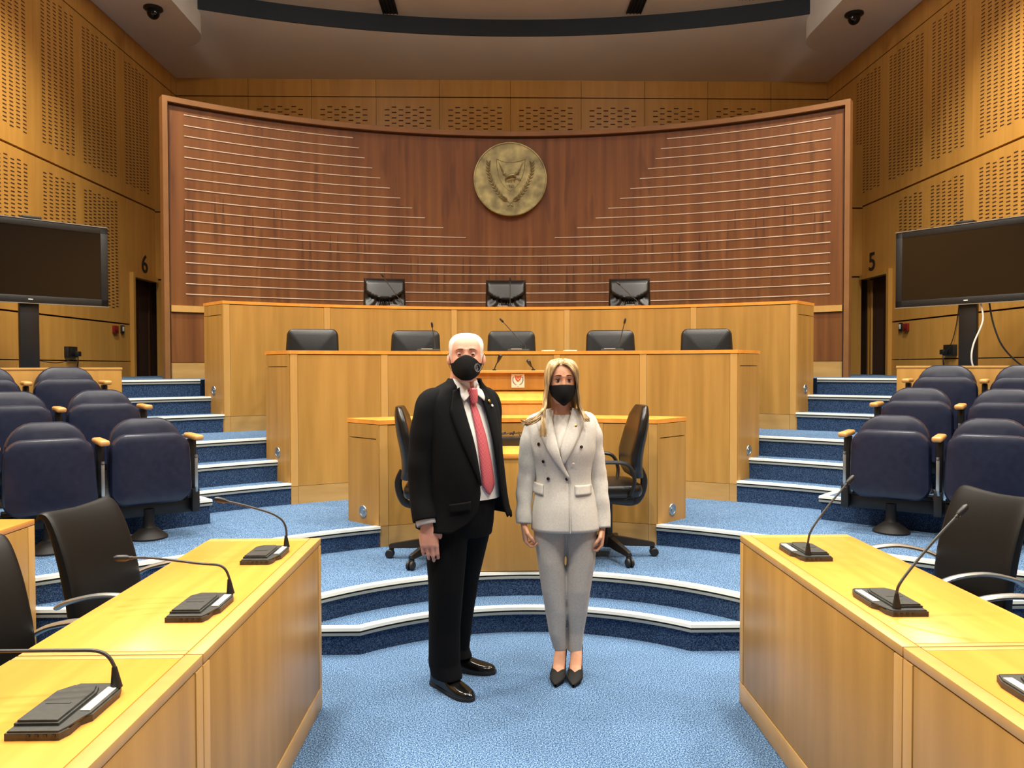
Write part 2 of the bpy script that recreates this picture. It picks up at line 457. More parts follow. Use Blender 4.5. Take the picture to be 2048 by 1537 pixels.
def side_wall(s):
    DY0, DY1 = DOORS[s]; yj = DY0 - .14
    bm = NB()
    def wb(y0, y1, z0, z1, t=.12): box(bm, (s * (WX + t / 2), (y0 + y1) / 2, (z0 + z1) / 2), (t, y1 - y0, z1 - z0))
    g = .012
    zs = [(1.46, 1.665), (1.665 + g, 2.17), (2.19, 3.90), (3.925, 5.87), (5.885, 6.70)]
    ys = [-3.0, 3.0, 5.7, 6.6, 7.57, 8.59, 9.5, yj]
    for i, (z0, z1) in enumerate(zs):
        for y0, y1 in zip(ys[:-1], ys[1:]): wb(y0 + .0015, y1 - .0015, z0, z1)
        if z0 > DZ or i in (3, 4): wb(yj + .003, YB, z0, z1)
        else:
            wb(yj + .003, DY0 - .06, z0, min(z1, 3.9))
    wb(DY0 - .06, DY1 + .04, DZ + .07, 3.90)
    box(bm, (s * (WX + .13), 4.7, 3.9), (.02, 15.4, 5.2), mi=2)
    to3 = lambda u, v: (s * (WX - .002), u, v)
    for u0, u1 in FIELDS:
        if u1 < 10.5: slots(bm, to3, u0, min(u1, yj - .06), 2.37, 3.80)
        slots(bm, to3, u0, u1, 4.10, 5.79)
    o = struct('wall_left' if s < 0 else 'wall_right', bm, [MT['wallwood'], MT['slot'], MT['groove']], smooth=False)
    # door surround, kept with the wall
    bm = NB()
    box(bm, (s * (WX - .005), DY0 - .03, (1.46 + DZ) / 2 + .03), (.10, .06, DZ - 1.46 + .07))
    box(bm, (s * (WX - .005), (DY0 + DY1) / 2, DZ + .035), (.10, DY1 - DY0, .07))
    struct('trim_1' if s < 0 else 'trim_2', bm, MT['wallwood'], smooth=False)
    # recess behind the opening
    bm = NB()
    ym = (DY0 + DY1) / 2
    box(bm, (s * (WX + .95), DY0 - .08, 2.4), (1.7, .04, 1.9)); box(bm, (s * (WX + .95), DY1 + .06, 2.4), (1.7, .04, 1.9))
    box(bm, (s * (WX + .95), ym, DZ + .12), (1.7, .9, .04)); box(bm, (s * (WX + 1.75), ym, 2.4), (.04, .9, 1.9))
    box(bm, (s * (WX + .95), ym, 1.44), (1.7, .9, .04))
    struct('wall_passage', bm, MT['darkwood'] if s < 0 else MT['wallwood'], smooth=False)
    return o
side_wall(-1); side_wall(1)
# return wall beside each doorway, closing the corner behind the red-brown screen
for s in (-1, 1):
    bm = NB(); yr = DOORS[s][1] + .10
    box(bm, (s * 4.35, yr, 3.39), (1.70, .12, .98)); box(bm, (s * 4.35, yr, 4.355), (1.70, .12, .91))
    box(bm, (s * 4.98, yr + .01, 2.17), (.44, .10, 1.42)); box(bm, (s * 3.75, yr + .01, 2.17), (.5, .10, 1.42))
    box(bm, (s * 4.4, yr + .05, 2.17), (.9, .02, 1.42), mi=1)
    box(bm, (s * 4.35, (yr + YB) / 2, 4.78), (1.70, YB - yr, .06))
    struct('wall_return', bm, [MT['wallwood'], MT['darkwood']], smooth=False)
# back wall
bm = NB()
sx = [-5.2, -4.07, -3.07, -2.05, -1.04, .09, 1.22, 2.24, 3.26, 4.28, 5.2]
for x0, x1 in zip(sx[:-1], sx[1:]):
    for z0, z1 in ((1.46, 3.90), (3.92, 5.875), (5.892, 6.62)):
        box(bm, ((x0 + x1) / 2, YB + .06, (z0 + z1) / 2), (x1 - x0 - .006, .12, z1 - z0))
    if x0 > -5 and x1 < 5: slots(bm, lambda u, v: (u, YB - .002, v), x0 + .12, x1 - .12, 4.3, 5.76, pu=.115, pv=.085, lw=.075, lh=.016)
box(bm, (0, YB + .13, 4.0), (10.6, .02, 5.4), mi=2)
struct('wall_back', bm, [MT['wallwood'], MT['slot'], MT['groove']], smooth=False)

# ------------------------------------------------------------ ceiling
LIPR = 11.42 - .02; LIPC = 11.42 - 11.42   # lip arc: centre (0, 0.0), radius 11.42
def lip(x): return math.sqrt(11.42 ** 2 - x * x)
bm = NB()
xs = [-5.3 + 10.6 * i / 96 for i in range(97)]
r0 = [(x, YB + .1, ZC) for x in xs]; r1 = [(x, YB, ZC) for x in xs]; lz = lambda x: 6.44 - .272 * min(1, max(0, (abs(x) - 4.24) / .3))
r2 = [(x, lip(x), lz(x)) for x in xs]
loft(bm, [r0, r1, r2], closed=False)
struct('ceiling', bm, MT['plaster'])
bm = NB()
loft(bm, [[(x, lip(x), lz(x)) for x in xs], [(x, lip(x) - .02, lz(x)) for x in xs], [(x, lip(x) - .02, 6.70) for x in xs]], closed=False)
struct('trim_3', bm, MT['fascia'])
bm = NB()
box(bm, (0, 4.5, 6.76), (10.8, 15.4, .16))
struct('ceiling', bm, MT['plaster'], smooth=False)
# side bulkheads with rounded far ends
for s in (-1, 1):
    bm = NB()
    pts = [(5.19, -3.0), (4.18, -3.0), (4.18, 10.62)]
    for i in range(1, 9):
        a = PI / 2 * i / 8
        pts.append((4.18 + .62 * (1 - math.cos(a)), 10.62 + .62 * math.sin(a)))
    pts.append((5.19, 11.24))
    if s < 0: pts = mirror(pts)
    prism(bm, pts, 6.16, 6.69)
    struct('ceiling_bulkhead', bm, MT['plaster'], ang=30)

# ------------------------------------------------------------ doors
bm = NB(); box(bm, (-5.38, 11.15, 2.15), (.05, .72, 1.37), bev=.003)
dl = struct('door_1', bm, MT['darkwood'])
bm = NB()
box(bm, (0, -.36, 0), (.05, .72, 1.37), bev=.003)
dr = struct('door_2', bm, MT['wallwood'])
dr.location = (5.30, 11.10, 2.15); dr.rotation_euler = (0, 0, math.radians(80))
bm = NB(); box(bm, (5.405, 10.95, 2.06), (.05, .03, 1.20), bev=.003); struct('light_slit_strip', bm, MT['white'])  # pale strip added in place of the slit of light in the doorway
def knob(parent, x, y):
    bm = NB(); tube(bm, [(x, y, -.02), (x * 3.2, y, -.02), (x * 3.2, y + .11, -.02)], .009, 8)
    return obj('door_handle', bm, MT['satin'], parent)
knob(dr, -.03, -.62)
h = knob(dl, .03, 0); h.location = (-5.38, 10.86, 2.15)
# unseen lamp added behind the ajar right-hand door to brighten the pale strip
d = bpy.data.lights.new('passage_fill_lamp', 'POINT'); d.energy = 3.5; d.color = (1, .86, .62); d.shadow_soft_size = .08
o = bpy.data.objects.new('passage_fill_lamp', d); o.location = (5.62, 10.62, 2.4); COL.objects.link(o)
# ============================================================ BENCHES, SCREEN, EMBLEM
def bench(name, label, cat, R, z0, ztop, xf, yf, xb, yb, posts, depth, plinth=.147):
    """curved maple bench: front arc of radius R, ends splayed from (xf, yf) back to (xb, yb)"""
    root = thing(name, label, cat, (0, CY + R, z0))
    off = Vector((0, -(CY + R), -z0))
    def put(n, bm, mats, par=root, **k):
        bmesh.ops.translate(bm, vec=off, verts=bm.verts[:]); return obj(n, bm, mats, par, **k)
    af = math.atan2(xf, yf - CY); abk = math.atan2(xb, yb - CY); Rb = math.hypot(xb, yb - CY)
    def foot(din, dz=0):
        f = arc(R + din, -af + din * .3, af - din * .3, 40)
        return f + arc(Rb, abk - din * .3, -abk + din * .3, 40)
    bm = NB(); prism(bm, foot(.014), z0, ztop - .034); put('carcass', bm, MT['maple'], smooth=False)
    bm = NB(); prism(bm, foot(-.004), ztop - .03, ztop); put('desktop', bm, MT['maple_top'], smooth=False)
    bm = NB(); prism(bm, foot(.008), ztop - .034, ztop - .03); put('shadow_gap', bm, MT['groove'], smooth=False)
    pw = .030 / R; g = .0022 / R
    edges = [-af] + posts + [af]
    spans = []
    for i, a in enumerate(edges):
        lo = a - pw if 0 < i < len(edges) - 1 else (a if i == 0 else a - 2 * pw)
        hi = lo + 2 * pw
        spans.append((lo, hi))
        bm = NB(); arcslab(bm, R - .001, R + .013, lo, hi, z0 + plinth + .003, ztop - .034, 2); put('post', bm, MT['maple_light'])
        bm = NB(); arcslab(bm, R - .001, R + .013, lo, hi, z0, z0 + plinth, 2); put('plinth', bm, MT['maple_plinth'])
    for (l0, h0), (l1, h1) in zip(spans[:-1], spans[1:]):
        bm = NB(); arcslab(bm, R, R + .013, h0 + g, l1 - g, z0 + plinth + .003, ztop - .038); put('front_panel', bm, MT['maple'])
        bm = NB(); arcslab(bm, R, R + .013, h0 + g, l1 - g, z0, z0 + plinth); put('plinth', bm, MT['maple_plinth'])
    for s in (-1, 1):
        A = Vector((s * xf, yf)); B = Vector((s * xb, yb)); d = (B - A); Lg = d.length; d.normalize()
        nrm = Vector((d.y, -d.x)) * s
        ang = math.atan2(d.y, d.x)
        c = (A + B) / 2 + nrm * .004
        bm = NB()
        box(bm, (c.x, c.y, (z0 + ztop - .14) / 2), (Lg - .055, .012, ztop - .14 - z0), ang)
        box(bm, (c.x, c.y, ztop - .084), (Lg - .055, .012, .098), ang)
        c2 = A + d * .014 + nrm * .004
        box(bm, (c2.x, c2.y, (z0 + ztop - .034) / 2), (.026, .012, ztop - .034 - z0), ang)
        e = put('end_panel', bm, MT['maple'], smooth=False)
        q = A + d * (Lg * .47) + nrm * .013
        zc = z0 + (.235 if R < 3 else (.42 if R < 4.5 else .40))
        M = Matrix.Translation((q.x, q.y, zc)) @ Matrix(((nrm.y, 0, nrm.x, 0), (-nrm.x, 0, nrm.y, 0), (0, 1, 0, 0), (0, 0, 0, 1)))
        bm = NB(); lathe(bm, [(.0, 0), (.034, 0), (.034, .003), (.043, .003), (.045, .0), (.045, -.006)][::-1], n=28, M=M)
        lathe(bm, [(.018, .0005), (.018, .004), (.0, .004)], n=16, M=M)
        put('round_vent', bm, MT['satin'], e)
    return root
bench('curved_bench', 'upper curved maple bench, in front of the three high-backed black chairs', 'bench', 5.155, .96, 2.232, 2.789, 7.492, 3.10, 7.83, [-.376, -.118, .118, .376], .45)
bench('curved_bench', 'middle curved maple bench, in front of five low-backed black chairs', 'bench', 3.78, .44, 1.728, 1.878, 6.449, 2.178, 6.775, [-.306, -.103, .103, .306], .43)
bench('curved_bench', 'lowest curved maple bench, behind the man and the woman', 'bench', 2.556, .295, 1.205, .997, 5.513, 1.282, 5.788, [-.235, .235], .37)

# low rostrum on the edge of the upper step, with the clerk chairs on either side
root = thing('rostrum_desk', 'plain maple desk between the two standing people, with a black box on it', 'desk', (0, 4.79, .295))
bm = NB(); box(bm, (0, .01, .37), (.74, .02, .715), bev=.002); obj('front_panel', bm, MT['maple'], root)
bm = NB(); box(bm, (0, .33, .735), (.78, .68, .03), bev=.004); obj('desktop', bm, MT['maple_top'], root)
for s in (-1, 1):
    bm = NB(); box(bm, (s * .36, .34, .36), (.02, .62, .72), bev=.002); obj('side_panel', bm, MT['maple'], root)
# lectern behind the lowest bench
root = thing('lectern', 'maple lectern with a white emblem plaque and two small microphones on top', 'lectern', (.02, 6.16, .44))
bm = NB(); box(bm, (0, .09, .42), (.82, .30, .86), bev=.002); obj('cabinet', bm, MT['maple'], root)
bm = NB(); box(bm, (0, .05, 1.033), (.84, .02, .135), bev=.002); obj('front_panel', bm, MT['maple'], root)
bm = NB(); loft(bm, [[(x, -.065, .855), (x, -.065, .88), (x, .07, .955), (x, .24, .955), (x, .24, .855)] for x in (-.42, .42)]); obj('reading_ledge', bm, MT['maple_top'], root, smooth=False)
bm = NB(); box(bm, (0, .13, 1.107), (.86, .24, .022), bev=.003); obj('top', bm, MT['maple_light'], root)
bm = NB(); box(bm, (0, .15, 1.03), (.82, .17, .13)); obj('upper_case', bm, MT['maple'], root)

def emblem_parts(root, r, M, mats, leafz, tubew, year=True):
    """shield with a dove, wreath of two crossed branches; unit coordinates scaled by r"""
    def P(x, y, z=0.0): return M @ Vector((x * r, y * r, z))
    sh = [(-.374, .55), (-.20, .475), (0, .455), (.20, .475), (.40, .54), (.385, .30), (.31, .03), (.17, -.20), (0, -.345), (-.17, -.20), (-.30, .03), (-.36, .30), (-.374, .55)]
    return P, sh
root = thing('wall_emblem', 'round brass wall emblem of a dove in a shield within a laurel wreath', 'emblem', (.03, 9.80, 3.962))
bm = NB()
R90 = Matrix.Rotation(PI / 2, 4, 'X')
lathe(bm, [(.43, .012), (.445, .012), (.452, .024), (.462, .022), (.464, .012), (.464, -.03)][::-1], n=96, M=R90, cap=False)
lathe(bm, [(.464, -.03), (.0, -.03)], n=96, M=R90, cap=False)
lathe(bm, [(.43, .012), (.2, .020), (.0, .024)], n=96, M=R90, cap=False)
obj('disc', bm, MT['brass'], root)
ER = .46; ez = -.020
def EP(x, y, d=0.0): return Vector((x * ER, ez - d, y * ER))
SH = [(-.374, .55), (-.20, .475), (0, .455), (.20, .475), (.41, .54), (.39, .30), (.32, .03), (.17, -.20), (0, -.345), (-.17, -.20), (-.30, .03), (-.36, .30), (-.374, .55)]
bm = NB()
shp = smooth_path([EP(x, y) for x, y in SH[:5]], 4)[:-1] + smooth_path([EP(x, y) for x, y in SH[4:9]], 4)[:-1] + smooth_path([EP(x, y) for x, y in SH[8:]], 4)
tube(bm, shp, .004, 6)
obj('shield', bm, MT['brass_relief'], root)
bm = NB()
for s, base, tipx in ((-1, (-.10, .02), -.32), (1, (.12, .06), .36)):
    for k in range(7):
        t = k / 6
        b0 = (base[0] + s * .03 * t, base[1] + .13 * t)
        tip = (tipx * (1 - .32 * t) if s < 0 else tipx * (1 - .28 * t), .46 - .34 * t)
        mid = ((b0[0] + tip[0]) / 2 + s * -.02, (b0[1] + tip[1]) / 2 - .02)
        tube(bm, [EP(*b0, .004), EP(*mid, .01), EP(*tip, .002)], [.009, .012, .003], 6, k=3, flat=.6)
tube(bm, [EP(-.14, -.02, .0), EP(-.04, .06, .012), EP(.08, .09, .012), EP(.15, .03, .006)], [.012, .035, .034, .016], 10, k=3, flat=.7)
for k in range(7): tube(bm, [EP(-.14 + .042 * k, -.03 - .02 * math.sin(k), .005), EP(-.13 + .042 * k, -.11, .002)], [.008, .003], 6)
tube(bm, [EP(.10, -.02, .008), EP(.20, .0, .008), EP(.30, -.05, .004)], [.008, .006, .004], 6, k=2)
for q in ((.20, .04), (.24, -.06), (.30, -.02), (.27, .03)): tube(bm, [EP(.22, 0, .006), EP(*q, .006)], [.008, .004], 6)
obj('dove', bm, MT['brass_relief'], root)
text_mesh('year', '1960', .052, Matrix.Translation((.0, -.026, -.095)) @ R90, MT['brass_relief'], root, .003)
for s in (-1, 1):
    bm = NB()
    st = smooth_path([EP(s * -.07, -.74), EP(s * .06, -.62), EP(s * .20, -.52), EP(s * .38, -.30), EP(s * .52, -.04), EP(s * .60, .22), EP(s * .60, .44)], 6)
    tube(bm, st, [.012] * 3 + [.005] * (len(st) - 3), 6)
    for k in range(7, len(st), 2):
        p = st[k]; d = (st[min(k + 1, len(st) - 1)] - st[k - 1]).normalized(); nn = Vector((d.z, 0, -d.x))
        for q in (-1, 1):
            e = p + (d * .85 + nn * q * .55) * .052
            m_ = p + (d * .85 + nn * q * .62) * .026 + Vector((0, -.008, 0))
            tube(bm, [p, m_, e], [.004, .010, .002], 6, k=2, flat=.7)
    obj('laurel_branch', bm, MT['brass_relief'], root)

# plaque on the lectern
root = thing('emblem_plaque', 'small square white plaque with a copper shield emblem on the lectern front', 'plaque', (.015, 6.198, 1.474))
bm = NB(); box(bm, (0, -.002, 0), (.106, .004, .112), bev=.001); obj('plate', bm, MT['paper'], root)
def PP(x, y, d=0.0): return (x * .052, -.0045 - d, y * .052)
bm = NB(); bm.faces.new([bm.verts.new(PP(x * 1.35, y * 1.15 + .22)) for x, y in SH[:-1]])
f = bmesh.ops.extrude_face_region(bm, geom=bm.faces[:]); bmesh.ops.translate(bm, vec=(0, -.001, 0), verts=[v for v in f['geom'] if isinstance(v, bmesh.types.BMVert)])
obj('shield', bm, MT['emblem_orange'], root, smooth=False)
bm = NB()
tube(bm, [PP(-.30, .62, .002), PP(-.05, .2, .002), PP(.05, .1, .002)], [.002, .007, .004], 6, flat=.3); tube(bm, [PP(.36, .62, .002), PP(.12, .25, .002), PP(.0, .05, .002)], [.002, .007, .005], 6, flat=.3)
obj('dove', bm, MT['paper'], root)
bm = NB()
for s in (-1, 1):
    for k in range(9):
        a = -1.25 + k * .2
        p = Vector((s * .78 * math.cos(a), .84 * math.sin(a) + .22)); d = Vector((-s * math.sin(a), math.cos(a)))
        for q in (-1, 1): tube(bm, [PP(p.x, p.y, .001), PP(p.x + d.x * .18 + q * .09, p.y + d.y * .18, .001)], [.0035, .001], 5, flat=.4)
obj('wreath', bm, MT['emblem_green'], root)
text_mesh('year', '1960', .007, Matrix.Translation((0, -.0048, -.046)) @ R90, MT['emblem_green'], root, .0003)

# tall red-brown curved screen behind the benches
SCY, SR = 3.44, 6.42
aS = math.asin(3.82 / SR)
root = thing('curved_screen', 'tall curved red-brown timber screen with thin metal rods, round emblem hung on it', 'screen', (0, SCY + SR, 1.46))
off = Vector((0, -(SCY + SR), -1.46))
def sput(n, bm, mats, par=root, **k):
    bmesh.ops.translate(bm, vec=off, verts=bm.verts[:]); return obj(n, bm, mats, par, **k)
bm = NB(); arcslab(bm, SR, SR + .07, -aS, aS, 1.46, 4.54, 120, SCY); sput('veneer_panel', bm, MT['teak'])
fw_ = .055 / SR
bm = NB(); arcslab(bm, SR - .05, SR + .08, -aS - fw_ * .2, aS + fw_ * .2, 4.512, 4.57, 120, SCY)
for s in (-1, 1):
    a0, a1 = sorted((s * (aS - fw_ * .8), s * (aS + fw_ * .2)))
    arcslab(bm, SR - .05, SR + .08, a0, a1, 1.46, 4.512, 2, SCY)
sput('frame', bm, MT['tealframe'])
bm = NB()
for s in (-1, 1):
    a0, a1 = sorted((s * (aS - fw_ * .82), s * (aS - fw_ * 1.15)))
    arcslab(bm, SR - .004, SR + .002, a0, a1, 1.46, 4.50, 2, SCY)
arcslab(bm, SR - .004, SR + .002, -aS + fw_, aS - fw_, 4.488, 4.512, 120, SCY)
sput('shadow_gap', bm, MT['groove'])
ai = aS - fw_ * 1.2
bm = NB(); arcslab(bm, SR - .03, SR, -ai, ai, 2.207, 2.278, 110, SCY); sput('ledge', bm, MT['maple_light'])
bm = NB(); arcslab(bm, SR - .006, SR, -ai, ai, 1.645, 2.20, 110, SCY); sput('lower_panel', bm, MT['teak'])
bm = NB(); arcslab(bm, SR - .0015, SR, -ai, ai, 1.46, 1.64, 110, SCY); sput('plinth', bm, MT['maple_plinth'])
def rod(x0, x1, z):
    A, B = math.asin(x0 / (SR - .0015)), math.asin(x1 / (SR - .0015))
    pts = [(p[0], p[1], z) for p in arc(SR - .0015, A, B, max(6, int(abs(B - A) * 40)), SCY)]
    bm = NB(); tube(bm, pts, .0062, 6); sput('metal_rod', bm, MT['rod'])
ends = [1.94, 1.87, 1.805, 1.715, 1.62, 1.505, 1.38, 1.235, 1.08, .85, .565]
for i in range(18):
    z = 4.407 - .1175 * i
    if i < 11:
        rod(-3.635, .03 - ends[i], z); rod(.03 + ends[i], 3.655, z)
    else: rod(-3.635, 3.655, z)

# ============================================================ FRONT DESKS
def desk_unit(s, y0, y1, label, far_end):
    """s: side; from y0 (near) to y1 (far)"""
    root = thing('delegate_desk', label, 'desk', (s * 1.235, (y0 + y1) / 2, 0), 0, 'maple desks along the carpet')
    L = y1 - y0
    xi = -s * .255      # local x of the aisle face
    def bx(n, c, sz, m, bev=.0015):
        bm = NB(); box(bm, c, sz, 0, bev); return obj(n, bm, MT[m], root)
    bx('front_panel', (xi + s * .012, -.0, .434), (.02, L - .106, .655), 'maple')
    for q in (-1, 1): bx('post', (xi + s * .012, q * (L / 2 - .025), .434), (.024, .047, .655), 'maple_light')
    bx('plinth', (xi + s * .013, 0, .052), (.026, L - .004, .098), 'maple_plinth')
    bx('desktop', (s * .0245, -(.014 if far_end else 0), .781), (.460, L - (.084 if far_end else .056), .028), 'maple_top')
    bx('front_edge_strip', (xi + s * .0235, 0, .781), (.047, L - .004, .028), 'maple_light')
    if far_end: bx('end_edge_strip', (s * .024, L / 2 - .028, .781), (.458, .052, .028), 'maple_light')
    bx('end_edge_strip', (s * .024, -L / 2 + .014, .781), (.458, .024, .028), 'maple_light')
    if not far_end: bx('end_edge_strip', (s * .024, L / 2 - .014, .781), (.458, .024, .028), 'maple_light')
    for q in (-1, 1): bx('end_panel', (s * .02, q * (L / 2 - .013), .383), (.44, .024, .765), 'maple')
    bx('shadow_gap', (s * .012, 0, .7645), (.46, L - .03, .005), 'groove', 0)
    return root
SEAM = 2.13
desk_unit(-1, SEAM + .001, 3.575, 'left maple desk with two flat microphones, far unit beside the man', True)
desk_unit(-1, .70, SEAM - .001, 'left maple desk unit nearest the camera, in the bottom left corner', False)
desk_unit(1, SEAM + .001, 3.575, 'right maple desk with two flat microphones, far unit beside the woman', True)
desk_unit(1, .70, SEAM - .001, 'right maple desk unit nearest the camera, in the bottom right corner', False)
root = thing('delegate_desk', 'second row maple desk end behind the black chairs at the left edge', 'desk', (-2.86, 4.07, 0))
bm = NB(); box(bm, (.0, -.75, .781), (.55, 1.5, .028), bev=.002); obj('desktop', bm, MT['maple_top'], root)
bm = NB(); box(bm, (.265, -.78, .383), (.02, 1.44, .76), bev=.002); obj('front_panel', bm, MT['maple'], root)
bm = NB(); box(bm, (.265, -.03, .383), (.022, .055, .76), bev=.002); obj('post', bm, MT['maple_light'], root)
bm = NB(); box(bm, (-.01, -.012, .383), (.52, .022, .76), bev=.002); obj('end_panel', bm, MT['maple'], root)

# ============================================================ MICROPHONES
def mic_console(label, loc, rz, neck, s, group='desk microphone consoles'):
    """flat console; local +y away from the camera, s = +1 when the speaker grille lies to local +x; neck: list of local points"""
    root = thing('microphone_console', label, 'microphone', loc, rz, group)
    bm = NB()
    pts = [(-.07, -.125), (.045, -.125), (.055, -.10), (.055, -.055), (.07, -.035), (.07, .09), (.055, .13), (-.045, .13), (-.05, .105), (-.07, .09)]
    prism(bm, [(x * s, y) for x, y in (pts if s > 0 else pts[::-1])], 0, .020)
    bmesh.ops.bevel(bm, geom=[e for e in bm.edges if all(v.co.z > .01 for v in e.verts)], offset=.004, segments=2, affect='EDGES')
    obj('base', bm, MT['greyplastic'], root)
    bm = NB()
    g = [(-.066, -.098), (.030, -.098), (.030, .060), (.018, .095), (-.040, .095), (-.066, .06)]
    prism(bm, [(x * s, y) for x, y in (g if s > 0 else g[::-1])], .0185, .031)
    bmesh.ops.bevel(bm, geom=[e for e in bm.edges if all(v.co.z > .025 for v in e.verts)], offset=.005, segments=2, affect='EDGES')
    box(bm, (-.02 * s, -.01, .0312), (.055, .006, .002))
    obj('speaker_lid', bm, MT['greyplastic'], root)
    bm = NB(); box(bm, (.049 * s, .035, .0215), (.022, .125, .002)); nl = obj('name_label', bm, MT['paper'], root); nl['label'] = 'white paper strip'
    bm = NB()
    for k in range(4): box(bm, (s * (-.02 + .018 * k), -.1255, .011), (.008, .003, .005), mi=0)
    obj('socket_row', bm, MT['blackplastic'], root)
    P = smooth_path(neck, 6)
    bm = NB()
    b = Vector(neck[0]); d = (Vector(neck[1]) - b).normalized()
    tube(bm, [b, b + d * .012, b + d * .05], [.014, .012, .006], 12)
    obj('neck_socket', bm, MT['blackplastic'], root)
    bm = NB(); tube(bm, P, .0045, 8); st = obj('gooseneck', bm, MT['greyplastic'], root)
    bm = NB(); e = P[-1]; d = (P[-1] - P[-3]).normalized()
    tube(bm, [e - d * .012, e], [.0062, .0062], 10)
    tube(bm, [e, e + d * .008, e + d * .035, e + d * .046], [.008, .011, .011, .006], 12)
    obj('microphone_head', bm, MT['blackplastic'], root)
    return root
DT = .795
mic_console('first microphone from the far end of the left desk, neck bent toward the seats', (-1.125, 3.215, DT), 0, [(.055, .105, .018), (.05, .105, .11), (.01, .09, .16), (-.08, .04, .205), (-.17, .01, .235)], 1)
mic_console('second microphone from the far end of the left desk, neck bent low and nearly level', (-1.128, 2.52, DT), 0, [(.05, .12, .018), (.045, .12, .075), (.02, .115, .115), (-.05, .10, .128), (-.20, .09, .150), (-.27, .07, .156)], 1)
mic_console('big microphone in the bottom left corner, nearest the camera on the left desk', (-1.145, 1.765, DT), 0, [(.055, .105, .018), (.05, .105, .07), (.02, .10, .107), (-.06, .09, .115), (-.20, .07, .122), (-.30, .06, .128)], 1)
mic_console('first microphone from the far end of the right desk, neck leaning outward', (1.13, 3.20, DT), 0, [(-.02, -.095, .018), (-.02, -.095, .075), (.0, -.09, .13), (.08, -.07, .225), (.16, -.05, .305)], -1)
mic_console('second microphone from the far end of the right desk, neck leaning outward', (1.13, 2.51, DT), 0, [(-.02, -.10, .018), (-.02, -.10, .07), (.0, -.10, .115), (.10, -.08, .22), (.20, -.06, .31)], -1)
mic_console('microphone cut by the right edge, nearest the camera on the right desk', (1.145, 1.76, DT), 0, [(-.02, -.095, .018), (-.02, -.095, .075), (.0, -.09, .13), (.08, -.07, .2), (.16, -.05, .26)], -1)

def bench_mic(label, x, y, z, tip, width=.20, group='microphones on the benches'):
    root = thing('bench_microphone', label, 'microphone', (x, y, z), -math.atan2(x, y - CY), group)
    bm = NB(); box(bm, (0, 0, .011), (width, .12, .022), bev=.004); obj('base', bm, MT['greyplastic'], root)
    bm = NB(); box(bm, (-.02, -.045, .024), (.10, .02, .003)); obj('name_label', bm, MT['paper'], root)
    b = Vector((width * .3, 0, .02)); t = Vector(tip)
    P = smooth_path([b, b + Vector((0, 0, .04)), b.lerp(t, .4) + Vector((0, 0, .02)), t], 5)
    bm = NB(); tube(bm, P, .0042, 7); obj('gooseneck', bm, MT['greyplastic'], root)
    d = (P[-1] - P[-3]).normalized()
    bm = NB(); tube(bm, [t, t + d * .006, t + d * .04, t + d * .05], [.006, .010, .010, .005], 10); obj('microphone_head', bm, MT['blackplastic'], root)
zt = 2.232; yt = lambda x, R: CY + math.sqrt(R * R - x * x)
bench_mic('microphone leaning left before the leftmost high-backed chair on the upper bench', -1.24, yt(1.24, 5.38), zt, (-.14, -.05, .32))
bench_mic('nearly upright microphone before the middle high-backed chair on the upper bench', -.06, yt(.06, 5.38), zt, (.06, -.02, .30))
bench_mic('microphone leaning left before the rightmost high-backed chair on the upper bench', 1.33, yt(1.33, 5.38), zt, (-.13, -.04, .24))
zt = 1.728
bench_mic('microphone rising left of the man on the middle bench', -.78, yt(.78, 4.0), zt, (.035, -.02, .22))
bench_mic('microphone leaning left before the centre chair on the middle bench', .05, yt(.05, 4.0), zt, (-.14, -.04, .27))
bench_mic('microphone leaning right, on the middle bench right of the woman', .91, yt(.91, 4.0), zt, (.11, -.03, .25))
def short_mic(label, x, y, z, tip):
    root = thing('gooseneck_microphone', label, 'microphone', (x, y, z), 0, 'small microphones on the lectern')
    t = Vector(tip)
    bm = NB(); lathe(bm, [(.016, 0), (.016, .008), (.006, .012)], n=16); tube(bm, smooth_path([(0, 0, .008), t * .5 + Vector((0, 0, .01)), t], 4), .0045, 8); obj('gooseneck', bm, MT['blackplastic'], root)
    d = t.normalized()
    bm = NB(); tube(bm, [t - d * .01, t + d * .03, t + d * .055, t + d * .064], [.006, .015, .017, .008], 12); obj('microphone_head', bm, MT['blackplastic'], root)
short_mic('short microphone on the lectern top, left one beside the man', -.175, 6.20, 1.558, (.03, -.01, .072))
short_mic('short microphone on the lectern top, right one beside the woman', .14, 6.20, 1.558, (-.02, -.02, .035))
# papers on the middle bench
for x, lab in ((.32, 'thin cream papers on the middle bench behind the woman, left of the joint'), (.52, 'thin cream papers on the middle bench, right of the joint behind the woman')):
    t = thing('paper_stack', lab, 'paper', (x, yt(x, 3.93), 1.728), .1, 'papers on the middle bench')
    bm = NB(); box(bm, (0, 0, .006), (.10, .14, .012)); obj('sheets', bm, MT['paper'], t)
# black network box with loose leads on the rostrum
t = thing('cable_box', 'flat black box heaped with leads on the plain desk', 'electronic box', (.0, 5.32, 1.045))
bm = NB(); box(bm, (0, 0, .028), (.50, .13, .056), bev=.004); obj('case', bm, MT['blackplastic'], t)
bm = NB(); box(bm, (.05, -.066, .03), (.042, .003, .026)); obj('socket_plate', bm, MT['greyplastic'], t)
bm = NB()
for k in range(6):
    x = -.22 + .08 * k
    pts = [(x + random.uniform(-.02, .16) * (q / 6) + random.uniform(-.03, .03), random.uniform(-.05, .05), .060 + .03 * abs(math.sin(q * 1.3 + k))) for q in range(7)]
    tube(bm, pts, .0035, 6, k=4)
obj('leads', bm, MT['blackplastic'], t)
